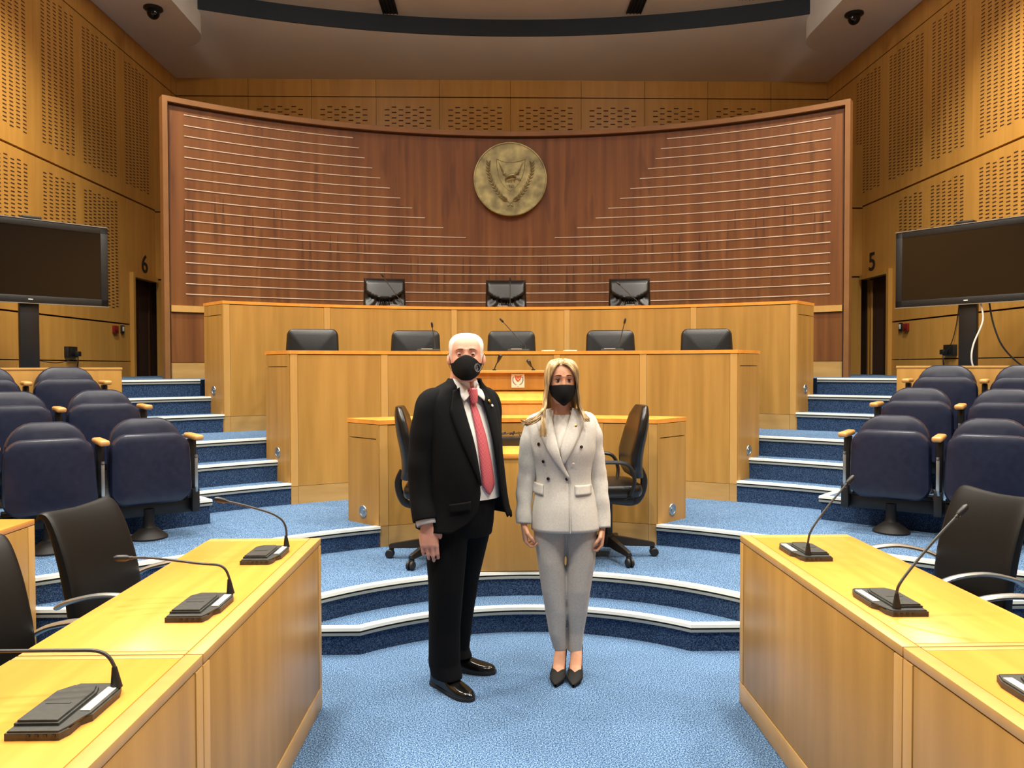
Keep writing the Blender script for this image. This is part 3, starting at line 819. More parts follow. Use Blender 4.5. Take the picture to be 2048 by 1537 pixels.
# ============================================================ SEATING
def slab_grid(bm, f, nu, nv, closed_v=True):
    """surface from f(u, v) -> point, u and v in 0..1, wrapped in v"""
    vs = [[bm.verts.new(f(i / nu, j / nv)) for j in range(nv)] for i in range(nu + 1)]
    for i in range(nu):
        for j in range(nv):
            k = (j + 1) % nv
            bm.faces.new((vs[i][j], vs[i][k], vs[i + 1][k], vs[i + 1][j]))
    bm.faces.new(vs[0][::-1]); bm.faces.new(vs[-1])
def cushion(bm, c, w, h, t, top=1.0, rc=.08, M=None, dome=.02, bulge=0.02):
    """upright padded slab in local x-z, thickness along y; top = width factor at the top; rounded corners"""
    n = 10; out = []
    def outline(k, off):
        pts = []
        W = w / 2 - off; H = h / 2 - off
        r = max(.005, rc - off)
        for cx, cz, a0 in ((1, 1, 0), (-1, 1, 90), (-1, -1, 180), (1, -1, 270)):
            for q in range(7):
                a = math.radians(a0 + 90 * q / 6)
                x = cx * (W - r) + r * math.cos(a); z = cz * (H - r) + r * math.sin(a)
                x *= 1 + (top - 1) * (z / h + .5)
                z += dome * (1 - (x / (w / 2)) ** 2) * (z > 0)
                pts.append((x, z))
        return pts
    rings = []
    for off, y in ((.030, -t / 2), (.012, -t / 2 + .006), (.003, -t / 2 + .02), (0, -t / 2 + .035), (0, t / 2 - .035), (.004, t / 2 - .018), (.014, t / 2 - .005), (.032, t / 2)):
        rings.append([Vector((x, y, z)) for x, z in outline(0, off)])
    t_ = bmesh.new()
    vs = [[t_.verts.new(p) for p in r] for r in rings]
    m = len(rings[0])
    for i in range(len(vs) - 1):
        for j in range(m):
            k = (j + 1) % m
            t_.faces.new((vs[i][j], vs[i][k], vs[i + 1][k], vs[i + 1][j]))
    for ring, y0, sg in ((vs[0], -t / 2, -1), (vs[-1], t / 2, 1)):
        prev = ring
        for fct in (.86, .68, .48, .26):
            cv = [t_.verts.new((v.co.x * fct, y0 + sg * bulge * (1 - fct ** 2), v.co.z * fct)) for v in ring]
            for j in range(m):
                k = (j + 1) % m
                t_.faces.new((prev[j], prev[k], cv[k], cv[j]))
            prev = cv
        cc = t_.verts.new((0, y0 + sg * bulge, 0))
        for j in range(m): t_.faces.new((prev[j], prev[(j + 1) % m], cc))
    T = Matrix.Translation(Vector(c))
    if M is not None: T = T @ M
    add(bm, t_, T)
def RX(a): return Matrix.Rotation(math.radians(a), 4, 'X')

def blue_seat(both):
    root = thing('folding_seat', 'x', 'seat')
    bm = NB(); cushion(bm, (0, -.075, .47), .505, .45, .12, top=.97, rc=.10, M=RX(-4), dome=.025, bulge=.012); obj('seat', bm, MT['navy'], root)
    bm = NB(); cushion(bm, (0, .075, .53), .475, .50, .11, top=.95, rc=.15, M=RX(-8), dome=.03, bulge=.02); obj('backrest', bm, MT['navy'], root)
    bm = NB(); box(bm, (0, .02, .20), (.56, .07, .10), bev=.006); box(bm, (0, .03, .25), (.50, .09, .04), bev=.006); obj('beam', bm, MT['blackmetal'], root)
    bm = NB(); lathe(bm, [(.118, 0), (.120, .012), (.10, .03), (.062, .062), (.042, .075), (.036, .09), (.036, .20)], n=28); obj('pedestal', bm, MT['castor'], root)
    for s in ([-1, 1] if both else [both_side]):
        x = s * .288
        bm = NB(); box(bm, (x, .03, .44), (.040, .10, .42), bev=.006); box(bm, (x, -.05, .235), (.05, .05, .16), bev=.006); a = obj('arm', bm, MT['blackmetal'], root)
        bm = NB(); box(bm, (x, -.02, .672), (.062, .30, .036), bev=.014, seg=3); obj('arm_cap', bm, MT['armwood'], a)
        bm = NB(); box(bm, (x, -.085, .43), (.020, .006, .20), bev=.002); tube(bm, [(x, -.085, .535), (x, -.085, .55)], .011, 10); tube(bm, [(x, -.082, .335), (x + .004, -.07, .30), (x, -.05, .285)], .010, 8); obj('hinge_strut', bm, MT['satin'], a)
    return root
both_side = 1
RZL = math.radians(36)
labs = {
 (-1, 0, 0): 'navy folding seat, front row of the left block, beside the aisle steps',
 (-1, 0, 1): 'navy folding seat at the left end of the left block front row',
 (-1, 1, 0): 'navy folding seat, middle row of the left block, beside the aisle steps',
 (-1, 1, 1): 'navy folding seat cut by the left edge, middle row of the left block',
 (-1, 2, 0): 'navy folding seat, back row of the left block, close to the maple barrier end',
 (-1, 2, 1): 'navy folding seat cut by the left edge, back row of the left block',
 (1, 0, 0): 'navy folding seat, front row of the right block, beside the aisle steps',
 (1, 0, 1): 'navy folding seat, front row of the right block, behind the black chair',
 (1, 1, 0): 'navy folding seat, middle row of the right block, beside the aisle steps',
 (1, 1, 1): 'navy folding seat cut by the right edge, middle row of the right block',
 (1, 2, 0): 'navy folding seat, back row of the right block, close to the maple barrier end',
 (1, 2, 1): 'navy folding seat cut by the right edge, back row of the right block'}
for s in (-1, 1):
    both_side = -s
    p1 = blue_seat(False); p2 = blue_seat(True); first = {0: p1, 1: p2}; used = set()
    B = [Vector((2.50, 5.20)), Vector((3.135, 5.87)), Vector((3.77, 6.54))] if s < 0 else [Vector((2.56, 5.22)), Vector((3.10, 5.87)), Vector((3.71, 6.54))]
    for r in range(3):
        for k in (0, 1):
            q = B[r] + RDIR * .58 * k
            loc = (s * q.x, q.y, LV[3 + r]); src = first[k]
            if k in used: src = dup(src, loc)
            used.add(k)
            src.location = loc; src.rotation_euler = (0, 0, -s * RZL)
            src['label'] = labs[(s, r, k)]; src['group'] = 'navy folding seats'
# maple barriers behind the back rows
for s in (-1, 1):
    a = C0 + PDIR * 2.0; c = a + RDIR * 1.04
    root = thing('barrier_panel', 'long maple barrier behind the navy seats on the %s' % ('left' if s < 0 else 'right'), 'barrier', (s * c.x, c.y, LV[5]), -s * math.atan2(.645, .765))
    bm = NB(); box(bm, (0, .02, .39), (2.08, .04, .78), bev=.002); obj('panel', bm, MT['maple'], root)
    bm = NB(); box(bm, (0, .02, .79), (2.09, .05, .02), bev=.003); obj('top_edge', bm, MT['maple_light'], root)

# ---------------------------------------------------------- black chairs
def star_base(root, z, castor=True, r=.30, rot=0.0, mat='blackmetal', col_top=.40):
    bm = NB(); lathe(bm, [(.045, .07), (.05, .10), (.04, .15), (.028, .16), (.028, col_top)], n=18); obj('column', bm, MT[mat], root)
    for k in range(5):
        a = rot + 2 * PI * k / 5
        d = Vector((math.cos(a), math.sin(a), 0)); n_ = Vector((-d.y, d.x, 0))
        bm = NB()
        def ring(t, w_, z0, z1): c = d * t; return [c + n_ * w_ + Vector((0, 0, z0)), c - n_ * w_ + Vector((0, 0, z0)), c - n_ * w_ * .6 + Vector((0, 0, z1)), c + n_ * w_ * .6 + Vector((0, 0, z1))]
        loft(bm, [ring(.03, .032, .085, .145), ring(.15, .028, .075, .125), ring(r, .022, .07, .098), ring(r + .015, .018, .072, .092)])
        leg = obj('base_leg', bm, MT[mat], root, ang=25)
        if castor:
            bm = NB()
            for q in (-1, 1):
                M = Matrix.Translation(d * r + n_ * q * .014 + Vector((0, 0, .029)) + d * .012) @ Matrix(((n_.x, d.x, 0, 0), (n_.y, d.y, 0, 0), (0, 0, 1, 0), (0, 0, 0, 1))) @ Matrix.Rotation(PI / 2, 4, 'Y')
                lathe(bm, [(.0, -.010), (.024, -.010), (.029, -.006), (.029, .006), (.024, .010), (.0, .010)], n=18, M=M)
            box(bm, d * r + Vector((0, 0, .055)), (.03, .03, .03), a, bev=.006)
            obj('castor', bm, MT['castor'], leg)
def high_back(bm, w, z0, z1, th=.10):
    """executive back with head cushion, arched seam and radiating pleats"""
    NU, NV = 72, 44
    H = z1 - z0
    def P(u, v, side):
        z = z0 + H * v; x = (u - .5) * w * (1.0 - .05 * v)
        e = min(u, 1 - u); ed = 1 - max(0, 1 - e / .10) ** 2.2
        tp = 1 - max(0, (v - .90) / .10) ** 2.2; bt = 1 - max(0, (.06 - v) / .06) ** 2
        k = max(0.0, ed * tp * bt) ** .5
        xr = (u - .5) * 2
        seam = .62 + .15 * xr * xr
        y = -.5 * th * k
        if side:
            if v > seam:
                y -= .030 * min(1, (v - seam) / .05) * k * (1 - .4 * abs(xr) ** 3)
            else:
                cx, cv = 0.0, seam + .25
                a = math.atan2(xr, (seam + .22 - v) * 1.8)
                fade = max(0, 1 - (seam - v) / .42)
                y += k * fade * (.010 + .010 * math.cos(a * 19))
        else: y = .5 * th * k
        return Vector((x, y + .10 * (v - .3) ** 2 + .11 * v, z))
    for side in (1, 0):
        g = [[bm.verts.new(P(i / NU, j / NV, side)) for j in range(NV + 1)] for i in range(NU + 1)]
        for i in range(NU):
            for j in range(NV): bm.faces.new((g[i][j], g[i + 1][j], g[i + 1][j + 1], g[i][j + 1]))
    bmesh.ops.remove_doubles(bm, verts=bm.verts[:], dist=.0008)
def exec_chair(high):
    root = thing('executive_chair' if high else 'low_back_chair', 'x', 'chair')
    bm = NB()
    if high: high_back(bm, .50, .44, 1.165)
    else: cushion(bm, (0, .17, .70), .53, .58, .10, top=.90, rc=.06, M=RX(-9), dome=.012, bulge=.015)
    obj('backrest', bm, MT['leather'], root)
    bm = NB(); cushion(bm, (0, -.06, .44), .50, .48, .11, rc=.07, M=RX(90), bulge=.02); obj('seat', bm, MT['leather'], root)
    for s in (-1, 1):
        bm = NB(); tube(bm, [(s * .27, .17, .60), (s * .28, .0, .655), (s * .28, -.2, .65), (s * .27, -.24, .60), (s * .25, -.1, .42)], .018, 8, k=4); obj('armrest', bm, MT['blackmetal'], root)
    star_base(root, 0)
    return root
hi = exec_chair(True); lo = exec_chair(False)
used_h = []
def place(src, used, loc, rz, label, group):
    o = src if not used else dup(src, loc)
    used.append(1)
    o.location = loc; o.rotation_euler = (0, 0, rz); o['label'] = label; o['group'] = group
    return o
for a, lab in ((-.245, 'high-backed black leather chair behind the upper bench, leftmost of three'), (-.006, 'high-backed black leather chair behind the upper bench, below the round emblem'), (.238, 'high-backed black leather chair behind the upper bench, rightmost of three')):
    R = 5.93
    place(hi, used_h, (R * math.sin(a), CY + R * math.cos(a), LV[9]), -a * .6, lab, 'high-backed chairs behind the upper bench')
used_l = []
for a, rz, lab in ((-.435, .10, 'low-backed black leather chair behind the middle bench, leftmost of five'), (-.213, .06, 'low-backed black leather chair behind the middle bench, left of the man'), (0, 0, 'low-backed black leather chair behind the middle bench, between the man and the woman'), (.220, -.06, 'low-backed black leather chair behind the middle bench, right of the woman'), (.425, -.16, 'low-backed black leather chair behind the middle bench, rightmost of five')):
    R = 4.52
    place(lo, used_l, (R * math.sin(a), CY + R * math.cos(a), LV[6]), rz, lab, 'low-backed chairs behind the middle bench')

def task_chair(label, loc, rz, rot):
    """clerk chair seen from the side; faces local -y"""
    root = thing('task_chair', label, 'chair', loc, rz, 'black swivel chairs beside the plain desk')
    bm = NB()
    prof = [(.185, .555), (.17, .62), (.175, .72), (.205, .85), (.225, .96), (.235, 1.03)]
    th = [.085, .10, .105, .095, .08, .045]; wd = [.18, .22, .235, .23, .20, .13]
    pf = smooth_path([(0, y, z) for y, z in prof], 4); tt = interp(th, 4); ww = interp(wd, 4)
    loft(bm, [[(q[0] + p.x, q[1] + p.y + .10 * (q[0] / .23) ** 2 * -.35, p.z) for q in [(e[0], e[1]) for e in ell(0, 0, 0, w_, t_ / 2, 28, 2.8)]] for p, t_, w_ in zip(pf, tt, ww)])
    obj('backrest', bm, MT['leather'], root)
    bm = NB(); cushion(bm, (0, -.03, .475), .47, .46, .085, rc=.10, M=RX(90), bulge=.012); obj('seat', bm, MT['leather'], root)
    bm = NB()
    tube(bm, [(0, .215, .60), (0, .245, .52), (0, .225, .42), (0, .17, .37), (0, .03, .385)], [.022, .024, .026, .026, .03], 8, k=4, flat=.6)
    box(bm, (0, .05, .395), (.16, .22, .05), bev=.01)
    obj('back_bracket', bm, MT['blackmetal'], root)
    for s in (-1, 1):
        bm = NB(); tube(bm, [(s * .25, .10, .455), (s * .275, .12, .56), (s * .275, .08, .655), (s * .275, -.02, .675), (s * .27, -.18, .668)], .013, 8, k=5, flat=1.3); tube(bm, [(s * .25, .10, .455), (s * .15, .08, .42)], .013, 8); obj('armrest', bm, MT['blackmetal'], root)
    star_base(root, 0, True, .30, rot, col_top=.38)
task_chair('black swivel chair seen edge-on behind the man, beside the plain desk', (-.575, 5.16, LV[2]), math.radians(92), .15)
task_chair('black swivel chair seen edge-on to the right of the woman', (.60, 5.20, LV[2]), math.radians(-88), .27)

def arm_chair(label, loc, rz, tilt=0.0):
    """black upholstered chair with chrome loop arms; faces local -y"""
    root = thing('arm_chair', label, 'chair', loc, rz, 'black chairs with chrome arms')
    prof = [(.20, .42), (.195, .52), (.215, .66), (.25, .80), (.285, .90), (.315, .955), (.345, .965), (.365, .945)]
    th = [.07, .08, .08, .072, .062, .052, .05, .035]; wd = [.215, .225, .228, .226, .222, .218, .215, .21]
    pf = smooth_path([(0, y, z) for y, z in prof], 4); tt = interp(th, 4); ww = interp(wd, 4)
    bm = NB(); rings = []
    for i, p in enumerate(pf):
        d = (pf[min(i + 1, len(pf) - 1)] - pf[max(i - 1, 0)]).normalized()
        nrm = Vector((0, d.z, -d.y))
        rings.append([Vector((q[0], p.y, p.z)) + nrm * (q[1] - .022 * (1 - (q[0] / .22) ** 2) * -1) for q in ell(0, 0, 0, ww[i], tt[i] / 2, 32, 4.0)])
    loft(bm, rings); obj('backrest', bm, MT['fabricblack'], root)
    bm = NB(); cushion(bm, (0, -.02, .43), .49, .50, .11, rc=.07, M=RX(90), bulge=.02); obj('seat', bm, MT['fabricblack'], root)
    for s in (-1, 1):
        bm = NB(); tube(bm, [(s * .255, .235, .60), (s * .275, .16, .635), (s * .28, .0, .668), (s * .28, -.17, .655), (s * .275, -.25, .60), (s * .26, -.20, .50), (s * .24, -.10, .41)], .020, 10, k=5, flat=.55, upv=(0, 0, 1)); obj('armrest', bm, MT['satin'], root)
    star_base(root, 0, True, .29, .3)
    return root
arm_chair('black chair with chrome arms behind the far unit of the left desk', (-1.70, 3.40, 0), math.radians(81))
arm_chair('black chair cut by the left edge, behind the near left desk unit', (-1.76, 2.54, 0), math.radians(68))
arm_chair('black chair with chrome arms behind the far unit of the right desk', (1.93, 3.60, 0), math.radians(-80))
arm_chair('black chair with only a chrome arm showing at the right edge', (1.93, 2.72, 0), math.radians(-88))

# ============================================================ SCREENS ON STANDS, WALL AND CEILING FITTINGS
def tv(label, loc, rz, s):
    """loc = foot of the post on the upper floor; local x along the screen"""
    root = thing('television_stand', label, 'television', loc, rz)
    zc = 1.115
    bm = NB(); box(bm, (0, 0, zc), (1.34, .07, .77), bev=.006); obj('housing', bm, MT['blackplastic'], root)
    bm = NB()
    for c, sz in (((0, -.037, zc + .355), (1.35, .012, .062)), ((0, -.037, zc - .352), (1.35, .012, .068)), ((.642, -.037, zc), (.066, .012, .77)), ((-.642, -.037, zc), (.066, .012, .77))): box(bm, c, sz, bev=.003)
    obj('bezel', bm, MT['blackplastic'], root)
    bm = NB(); box(bm, (0, -.036, zc), (1.23, .006, .65)); obj('screen', bm, MT['screen'], root)
    for dz in (.3895, -.3895):
        bm = NB(); box(bm, (0, -.040, zc + dz), (1.355, .02, .0065)); obj('rim', bm, MT['satin'], root)
    bm = NB(); box(bm, (0, -.0435, zc - .352), (.038, .002, .009)); obj('logo', bm, MT['paper'], root)
    bm = NB(); box(bm, (0, .03, .50), (.16, .06, .90), bev=.006); box(bm, (0, .045, 1.12), (.16, .05, .50), bev=.006); obj('post', bm, MT['blackmetal'], root)
    bm = NB(); box(bm, (0, .02, .015), (.62, .42, .03), bev=.01); obj('foot', bm, MT['blackmetal'], root)
    bm = NB(); box(bm, (.02 * s, -.0, zc + .405), (.16, .10, .03), bev=.008); obj('camera_bar', bm, MT['blackplastic'], root)
    return root
tv('large black television on a post above the left navy seats', (-4.50, 7.27, LV[9]), math.radians(45), 1)
tv('large black television on a post above the right navy seats', (4.43, 7.40, LV[9]), math.radians(-53), -1)
def cable(name, label, pts, r, mat, group=None):
    bm = NB(); tube(bm, pts, r, 8, k=5)
    o = obj(name, bm, MT[mat]); tag(o, label, 'cable', group); return o
cable('cable', 'white cable hanging in a bow beside the right television post', [(4.50, 7.31, 2.20), (4.50, 7.27, 2.02), (4.42, 7.28, 1.80), (4.40, 7.28, 1.66), (4.43, 7.28, 1.56), (4.5, 7.25, 1.50), (4.54, 7.2, 1.47)], .008, 'white')
cable('cable', 'black cable slanting down to the right of the right television post', [(4.56, 7.27, 2.20), (4.58, 7.25, 2.02), (4.63, 7.2, 1.80), (4.74, 7.16, 1.64), (4.86, 7.1, 1.53), (4.9, 7.05, 1.47)], .008, 'blackplastic')
def wall_box(name, label, cat, s, y, z, dy, dz, dx, mats):
    root = thing(name, label, cat, (s * WX, y, z))
    bm = NB(); box(bm, (-s * dx / 2, 0, 0), (dx, dy, dz), bev=.004); obj('casing', bm, MT[mats[0]], root)
    bm = NB(); box(bm, (-s * (dx + .003), 0, .005), (.006, dy * .5, dz * .55), bev=.002); obj('face', bm, MT[mats[1]], root)
    return root
for s, side, ya, yb, yc in ((-1, 'left', 10.30, 10.50, 9.20), (1, 'right', 9.92, 10.06, 8.92)):
    wall_box('fire_call_point', 'small red fire call point on the %s wall near the door' % side, 'alarm', s, ya, 2.09, .12, .10, .03, ('red', 'red'))
    wall_box('light_switch', 'small white-faced switch next to the red box on the %s wall' % side, 'switch', s, yb, 2.10, .08, .11, .02, ('blackplastic', 'white'))
    b = wall_box('wall_socket', 'black socket box with a plug low on the %s wall' % side, 'socket', s, yc, 1.77, .20, .13, .05, ('blackplastic', 'blackplastic'))
    bm = NB(); box(bm, (-s * .075, .06, -.02), (.05, .07, .06), bev=.008); tube(bm, [(-s * .08, .05, -.04), (-s * .09, .03, -.12), (-s * .07, .04, -.22)], .008, 7, k=4); obj('plug', bm, MT['blackplastic'], b)
cable('cable', 'thin black lead from the left television post to the wall socket', [(-4.55, 7.33, 1.80), (-4.72, 7.7, 1.68), (-4.98, 8.5, 1.64), (-5.13, 9.0, 1.66), (-5.13, 9.2, 1.70)], .005, 'blackplastic')
cable('cable', 'thin black lead running up from the right wall socket', [(5.12, 8.92, 1.72), (5.17, 8.86, 1.9), (5.185, 8.80, 2.15), (5.185, 8.76, 2.42)], .005, 'blackplastic')
for s, ch, y, lab in ((-1, '6', 11.20, 'black number 6 above the left doorway'), (1, '5', 10.86, 'black number 5 above the right doorway')):
    M = Matrix.Translation((s * (WX - .004), y, 3.06)) @ Matrix(((0, 0, -s, 0), (-s, 0, 0, 0), (0, 1, 0, 0), (0, 0, 0, 1)))
    M = Matrix.Translation((s * (WX - .004), y, 3.06)) @ (Matrix.Rotation(-s * PI / 2, 4, 'Z') @ R90)
    o = text_mesh('door_number', ch, .36, M, MT['ink'], None, .003, xs=1.15, bold=.004)
    tag(o, lab, 'number sign')
for s, side in ((-1, 'left'), (1, 'right')):
    root = thing('dome_camera', 'small black dome camera under the %s bulkhead' % side, 'camera', (s * 4.50, 9.98, 6.16))
    bm = NB(); lathe(bm, [(.115, 0), (.118, -.02), (.10, -.035), (.085, -.04), (.0, -.04)][::-1], n=28); obj('mount', bm, MT['blackplastic'], root)
    bm = NB(); lathe(bm, [(.0, -.145)] + [(.078 * math.cos(a), -.062 - .083 * math.sin(a)) for a in [PI / 2 * (1 - i / 8) for i in range(1, 9)]] + [(.078, -.038)], n=28); obj('dome', bm, MT['screen'], root)
for x, y0, y1, rz, lab in ((-1.66, 10.0, 11.22, 0, 'dark slotted ceiling vent left of centre'), (1.84, 10.0, 11.15, 0, 'dark slotted ceiling vent right of centre'), (-3.30, 9.4, 10.72, 0, 'dark slotted ceiling vent far left, mostly cut by the top edge'), (3.32, 9.4, 10.70, 0, 'dark slotted ceiling vent far right, mostly cut by the top edge')):
    root = thing('ceiling_vent', lab, 'vent', (x, (y0 + y1) / 2, 6.68), rz)
    bm = NB(); box(bm, (0, 0, -.004), (.22, y1 - y0, .012)); obj('backing', bm, MT['nosing_black'], root)
    for k in range(5):
        bm = NB(); box(bm, (-.10 + .05 * k, 0, -.015), (.012, y1 - y0, .014)); obj('slat', bm, MT['fascia'], root)
# ============================================================ PEOPLE
from mathutils import noise as MN
def crv(tab, z):
    """smooth table lookup; tab rows (z, values...) sorted upward"""
    if z <= tab[0][0]: return tab[0][1:]
    if z >= tab[-1][0]: return tab[-1][1:]
    for i in range(len(tab) - 1):
        if tab[i][0] <= z <= tab[i + 1][0]:
            t = (z - tab[i][0]) / (tab[i + 1][0] - tab[i][0])
            a, b = tab[i], tab[i + 1]
            p = tab[max(i - 1, 0)]; n = tab[min(i + 2, len(tab) - 1)]
            out = []
            for k in range(1, len(a)):
                h = b[0] - a[0]
                m0 = (b[k] - p[k]) / max(1e-6, (b[0] - p[0])) * h; m1 = (n[k] - a[k]) / max(1e-6, (n[0] - a[0])) * h
                out.append((2 * t ** 3 - 3 * t * t + 1) * a[k] + (t ** 3 - 2 * t * t + t) * m0 + (-2 * t ** 3 + 3 * t * t) * b[k] + (t ** 3 - t * t) * m1)
            return out
def lin(tab, z):
    if z <= tab[0][0]: return tab[0][1:]
    for a, b in zip(tab[:-1], tab[1:]):
        if z <= b[0]:
            t = (z - a[0]) / (b[0] - a[0]); return [p + (q - p) * t for p, q in zip(a[1:], b[1:])]
    return tab[-1][1:]
class Torso:
    def __init__(s, rows, p=2.3): s.rows = rows; s.p = p
    def par(s, z, off=0.0):
        cx, cy, a, b = crv(s.rows, z); return cx, cy, a + off, b + off
    def pt(s, th, z, off=0.0):
        cx, cy, a, b = s.par(z, off); c, q = math.cos(th), math.sin(th); p = s.p
        return Vector((cx + a * math.copysign(abs(c) ** (2 / p), c), cy + b * math.copysign(abs(q) ** (2 / p), q), z))
    def front(s, x, z, off=0.0):
        cx, cy, a, b = s.par(z, off); u = min(.999, abs((x - cx) / a))
        return Vector((x, cy - b * (1 - u ** s.p) ** (1 / s.p), z))
    def ang(s, x, z, off=0.0):
        """angle of the front point with abscissa x"""
        cx, cy, a, b = s.par(z, off); u = max(-.999, min(.999, (x - cx) / a))
        c = math.copysign(abs(u) ** (s.p / 2), u)
        return -math.acos(c)
    def shell(s, bm, z0, z1, n=40, m=30, off=0.0):
        loft(bm, [[s.pt(2 * PI * j / n, z0 + (z1 - z0) * i / m, off) for j in range(n)] for i in range(m + 1)])
    def open_shell(s, bm, zs, edges, n=56, off=0.0):
        """from the right front edge round the back to the left front edge"""
        rows = []
        for z in zs:
            xr, xl = lin(edges, z)
            a0 = s.ang(xr, z, off); a1 = s.ang(xl, z, off)      # both in (-pi, 0)
            if a0 > a1: a0 = a1
            span = 2 * PI - (a1 - a0)
            rows.append([s.pt(a0 - span * j / n, z, off) for j in range(n + 1)])
        loft(bm, rows, closed=False)
    def strip(s, bm, A, B, off0, off1=None, nu=5, k=4, puff=0.0):
        """patch on the front surface between two polylines of (x, z)"""
        off1 = off0 if off1 is None else off1
        a = smooth_path([(x, 0, z) for x, z in A], k); b = smooth_path([(x, 0, z) for x, z in B], k)
        rows = []
        for p, q in zip(a, b):
            r = []
            for i in range(nu + 1):
                t = i / nu; v = p.lerp(q, t); r.append(s.front(v.x, v.z, off0 + (off1 - off0) * t + puff * math.sin(PI * t)))
            rows.append(r)
        loft(bm, rows, closed=False)
    def norm(s, x, z):
        e = .004; a = s.front(x + e, z) - s.front(x - e, z); b = s.front(x, z + e) - s.front(x, z - e)
        n = b.cross(a)
        if n.y > 0: n = -n
        return n.normalized()
def solid(o, t, off=-1.0):
    m = o.modifiers.new('thickness', 'SOLIDIFY'); m.thickness = t; m.offset = off
    return o
def wrinkle(bm, amp, sc, seed=0.0):
    bm.normal_update()
    for v in bm.verts:
        q = Vector((v.co.x * sc[0] + seed, v.co.y * sc[1], v.co.z * sc[2]))
        v.co += v.normal * amp * MN.noise(q)
def remeshed(name, bm, voxel, mats, parent, smooth=2):
    bmesh.ops.recalc_face_normals(bm, faces=bm.faces[:])
    me = bpy.data.meshes.new('tmp'); bm.to_mesh(me); bm.free()
    o = bpy.data.objects.new('tmp', me); COL.objects.link(o)
    m = o.modifiers.new('r', 'REMESH'); m.mode = 'VOXEL'; m.voxel_size = voxel
    if smooth:
        m = o.modifiers.new('s', 'SMOOTH'); m.factor = .5; m.iterations = smooth
    dg = bpy.context.evaluated_depsgraph_get(); dg.update()
    me2 = bpy.data.meshes.new_from_object(o.evaluated_get(dg)); me2.name = name
    bpy.data.objects.remove(o); bpy.data.meshes.remove(me)
    for p in me2.polygons: p.use_smooth = True
    me2.materials.clear()
    return link(name, me2, mats, parent)

# ---- head
WZ = [(-.118, .026, .072, -.02), (-.108, .040, .084, .005), (-.085, .053, .088, .045), (-.055, .0635, .087, .072), (-.025, .070, .086, .088), (.005, .0735, .086, .097), (.035, .0755, .088, .101), (.06, .0745, .083, .098), (.082, .067, .071, .087), (.098, .055, .055, .070), (.109, .038, .038, .049), (.116, .018, .018, .022), (.1185, .003, .003, .004)]
def head_pt(th, z, off=0.0, plain=False):
    """th = 0 straight ahead (-y), positive to the head's left (+x)"""
    w_, f, k = crv(WZ, z)
    s, c = math.sin(th), math.cos(th)
    p = 2.25
    ex = math.copysign(abs(s) ** (2 / p), s) * w_
    ey = -abs(c) ** (2 / p) * f if c > 0 else abs(c) ** (2 / 2.0) * k
    v = Vector((ex, ey, z))
    if not plain and c > 0:
        x = ex
        d = 0.0
        # nose
        if -.062 < z < .028:
            t = (z - .02) / (-.05 - .02)
            am = .004 + .022 * max(0, min(1, t)) if z > -.040 else .026 * max(0, (z + .062) / .022)
            sg = .0085 + .006 * max(0, min(1, t))
            d += am * math.exp(-(x / sg) ** 2)
        d += .0045 * math.exp(-((z - .027) / .010) ** 2) * math.exp(-((abs(x) - .028) / .022) ** 2)
        d -= .0095 * math.exp(-((z - .004) / .012) ** 2) * math.exp(-((abs(x) - .031) / .014) ** 2)
        d += .0035 * math.exp(-((z + .028) / .016) ** 2) * math.exp(-((abs(x) - .044) / .016) ** 2)
        d += .004 * math.exp(-((z + .073) / .010) ** 2) * math.exp(-(x / .022) ** 2)
        v.y -= d
    if off:
        n = Vector((ex / max(w_, .01) ** 2, ey / max(f if c > 0 else k, .01) ** 2, max(0, z - .03) * 90)).normalized()
        v += n * off
    return v
def head_mesh(bm, M):
    t = bmesh.new(); zs = [-.118 + .236 * i / 60 for i in range(60)] + [.1185]
    loft(t, [[head_pt(2 * PI * j / 72, z) for j in range(72)] for z in zs])
    for s in (-1, 1):   # ears
        for (cz, cy, rx, ry, rz_) in ((-.004, .012, .007, .020, .031),):
            rings = []
            for i in range(9):
                a = PI * i / 8
                rings.append([Vector((s * (.075 + .010 * math.cos(2 * PI * j / 18) * math.sin(a) + .006 * math.sin(a)), cy + .006 * math.cos(a) + ry * math.sin(a) * math.sin(2 * PI * j / 18) + .010, cz + rz_ * math.cos(a))) for j in range(18)])
            loft(t, rings)
    add(bm, t, M)
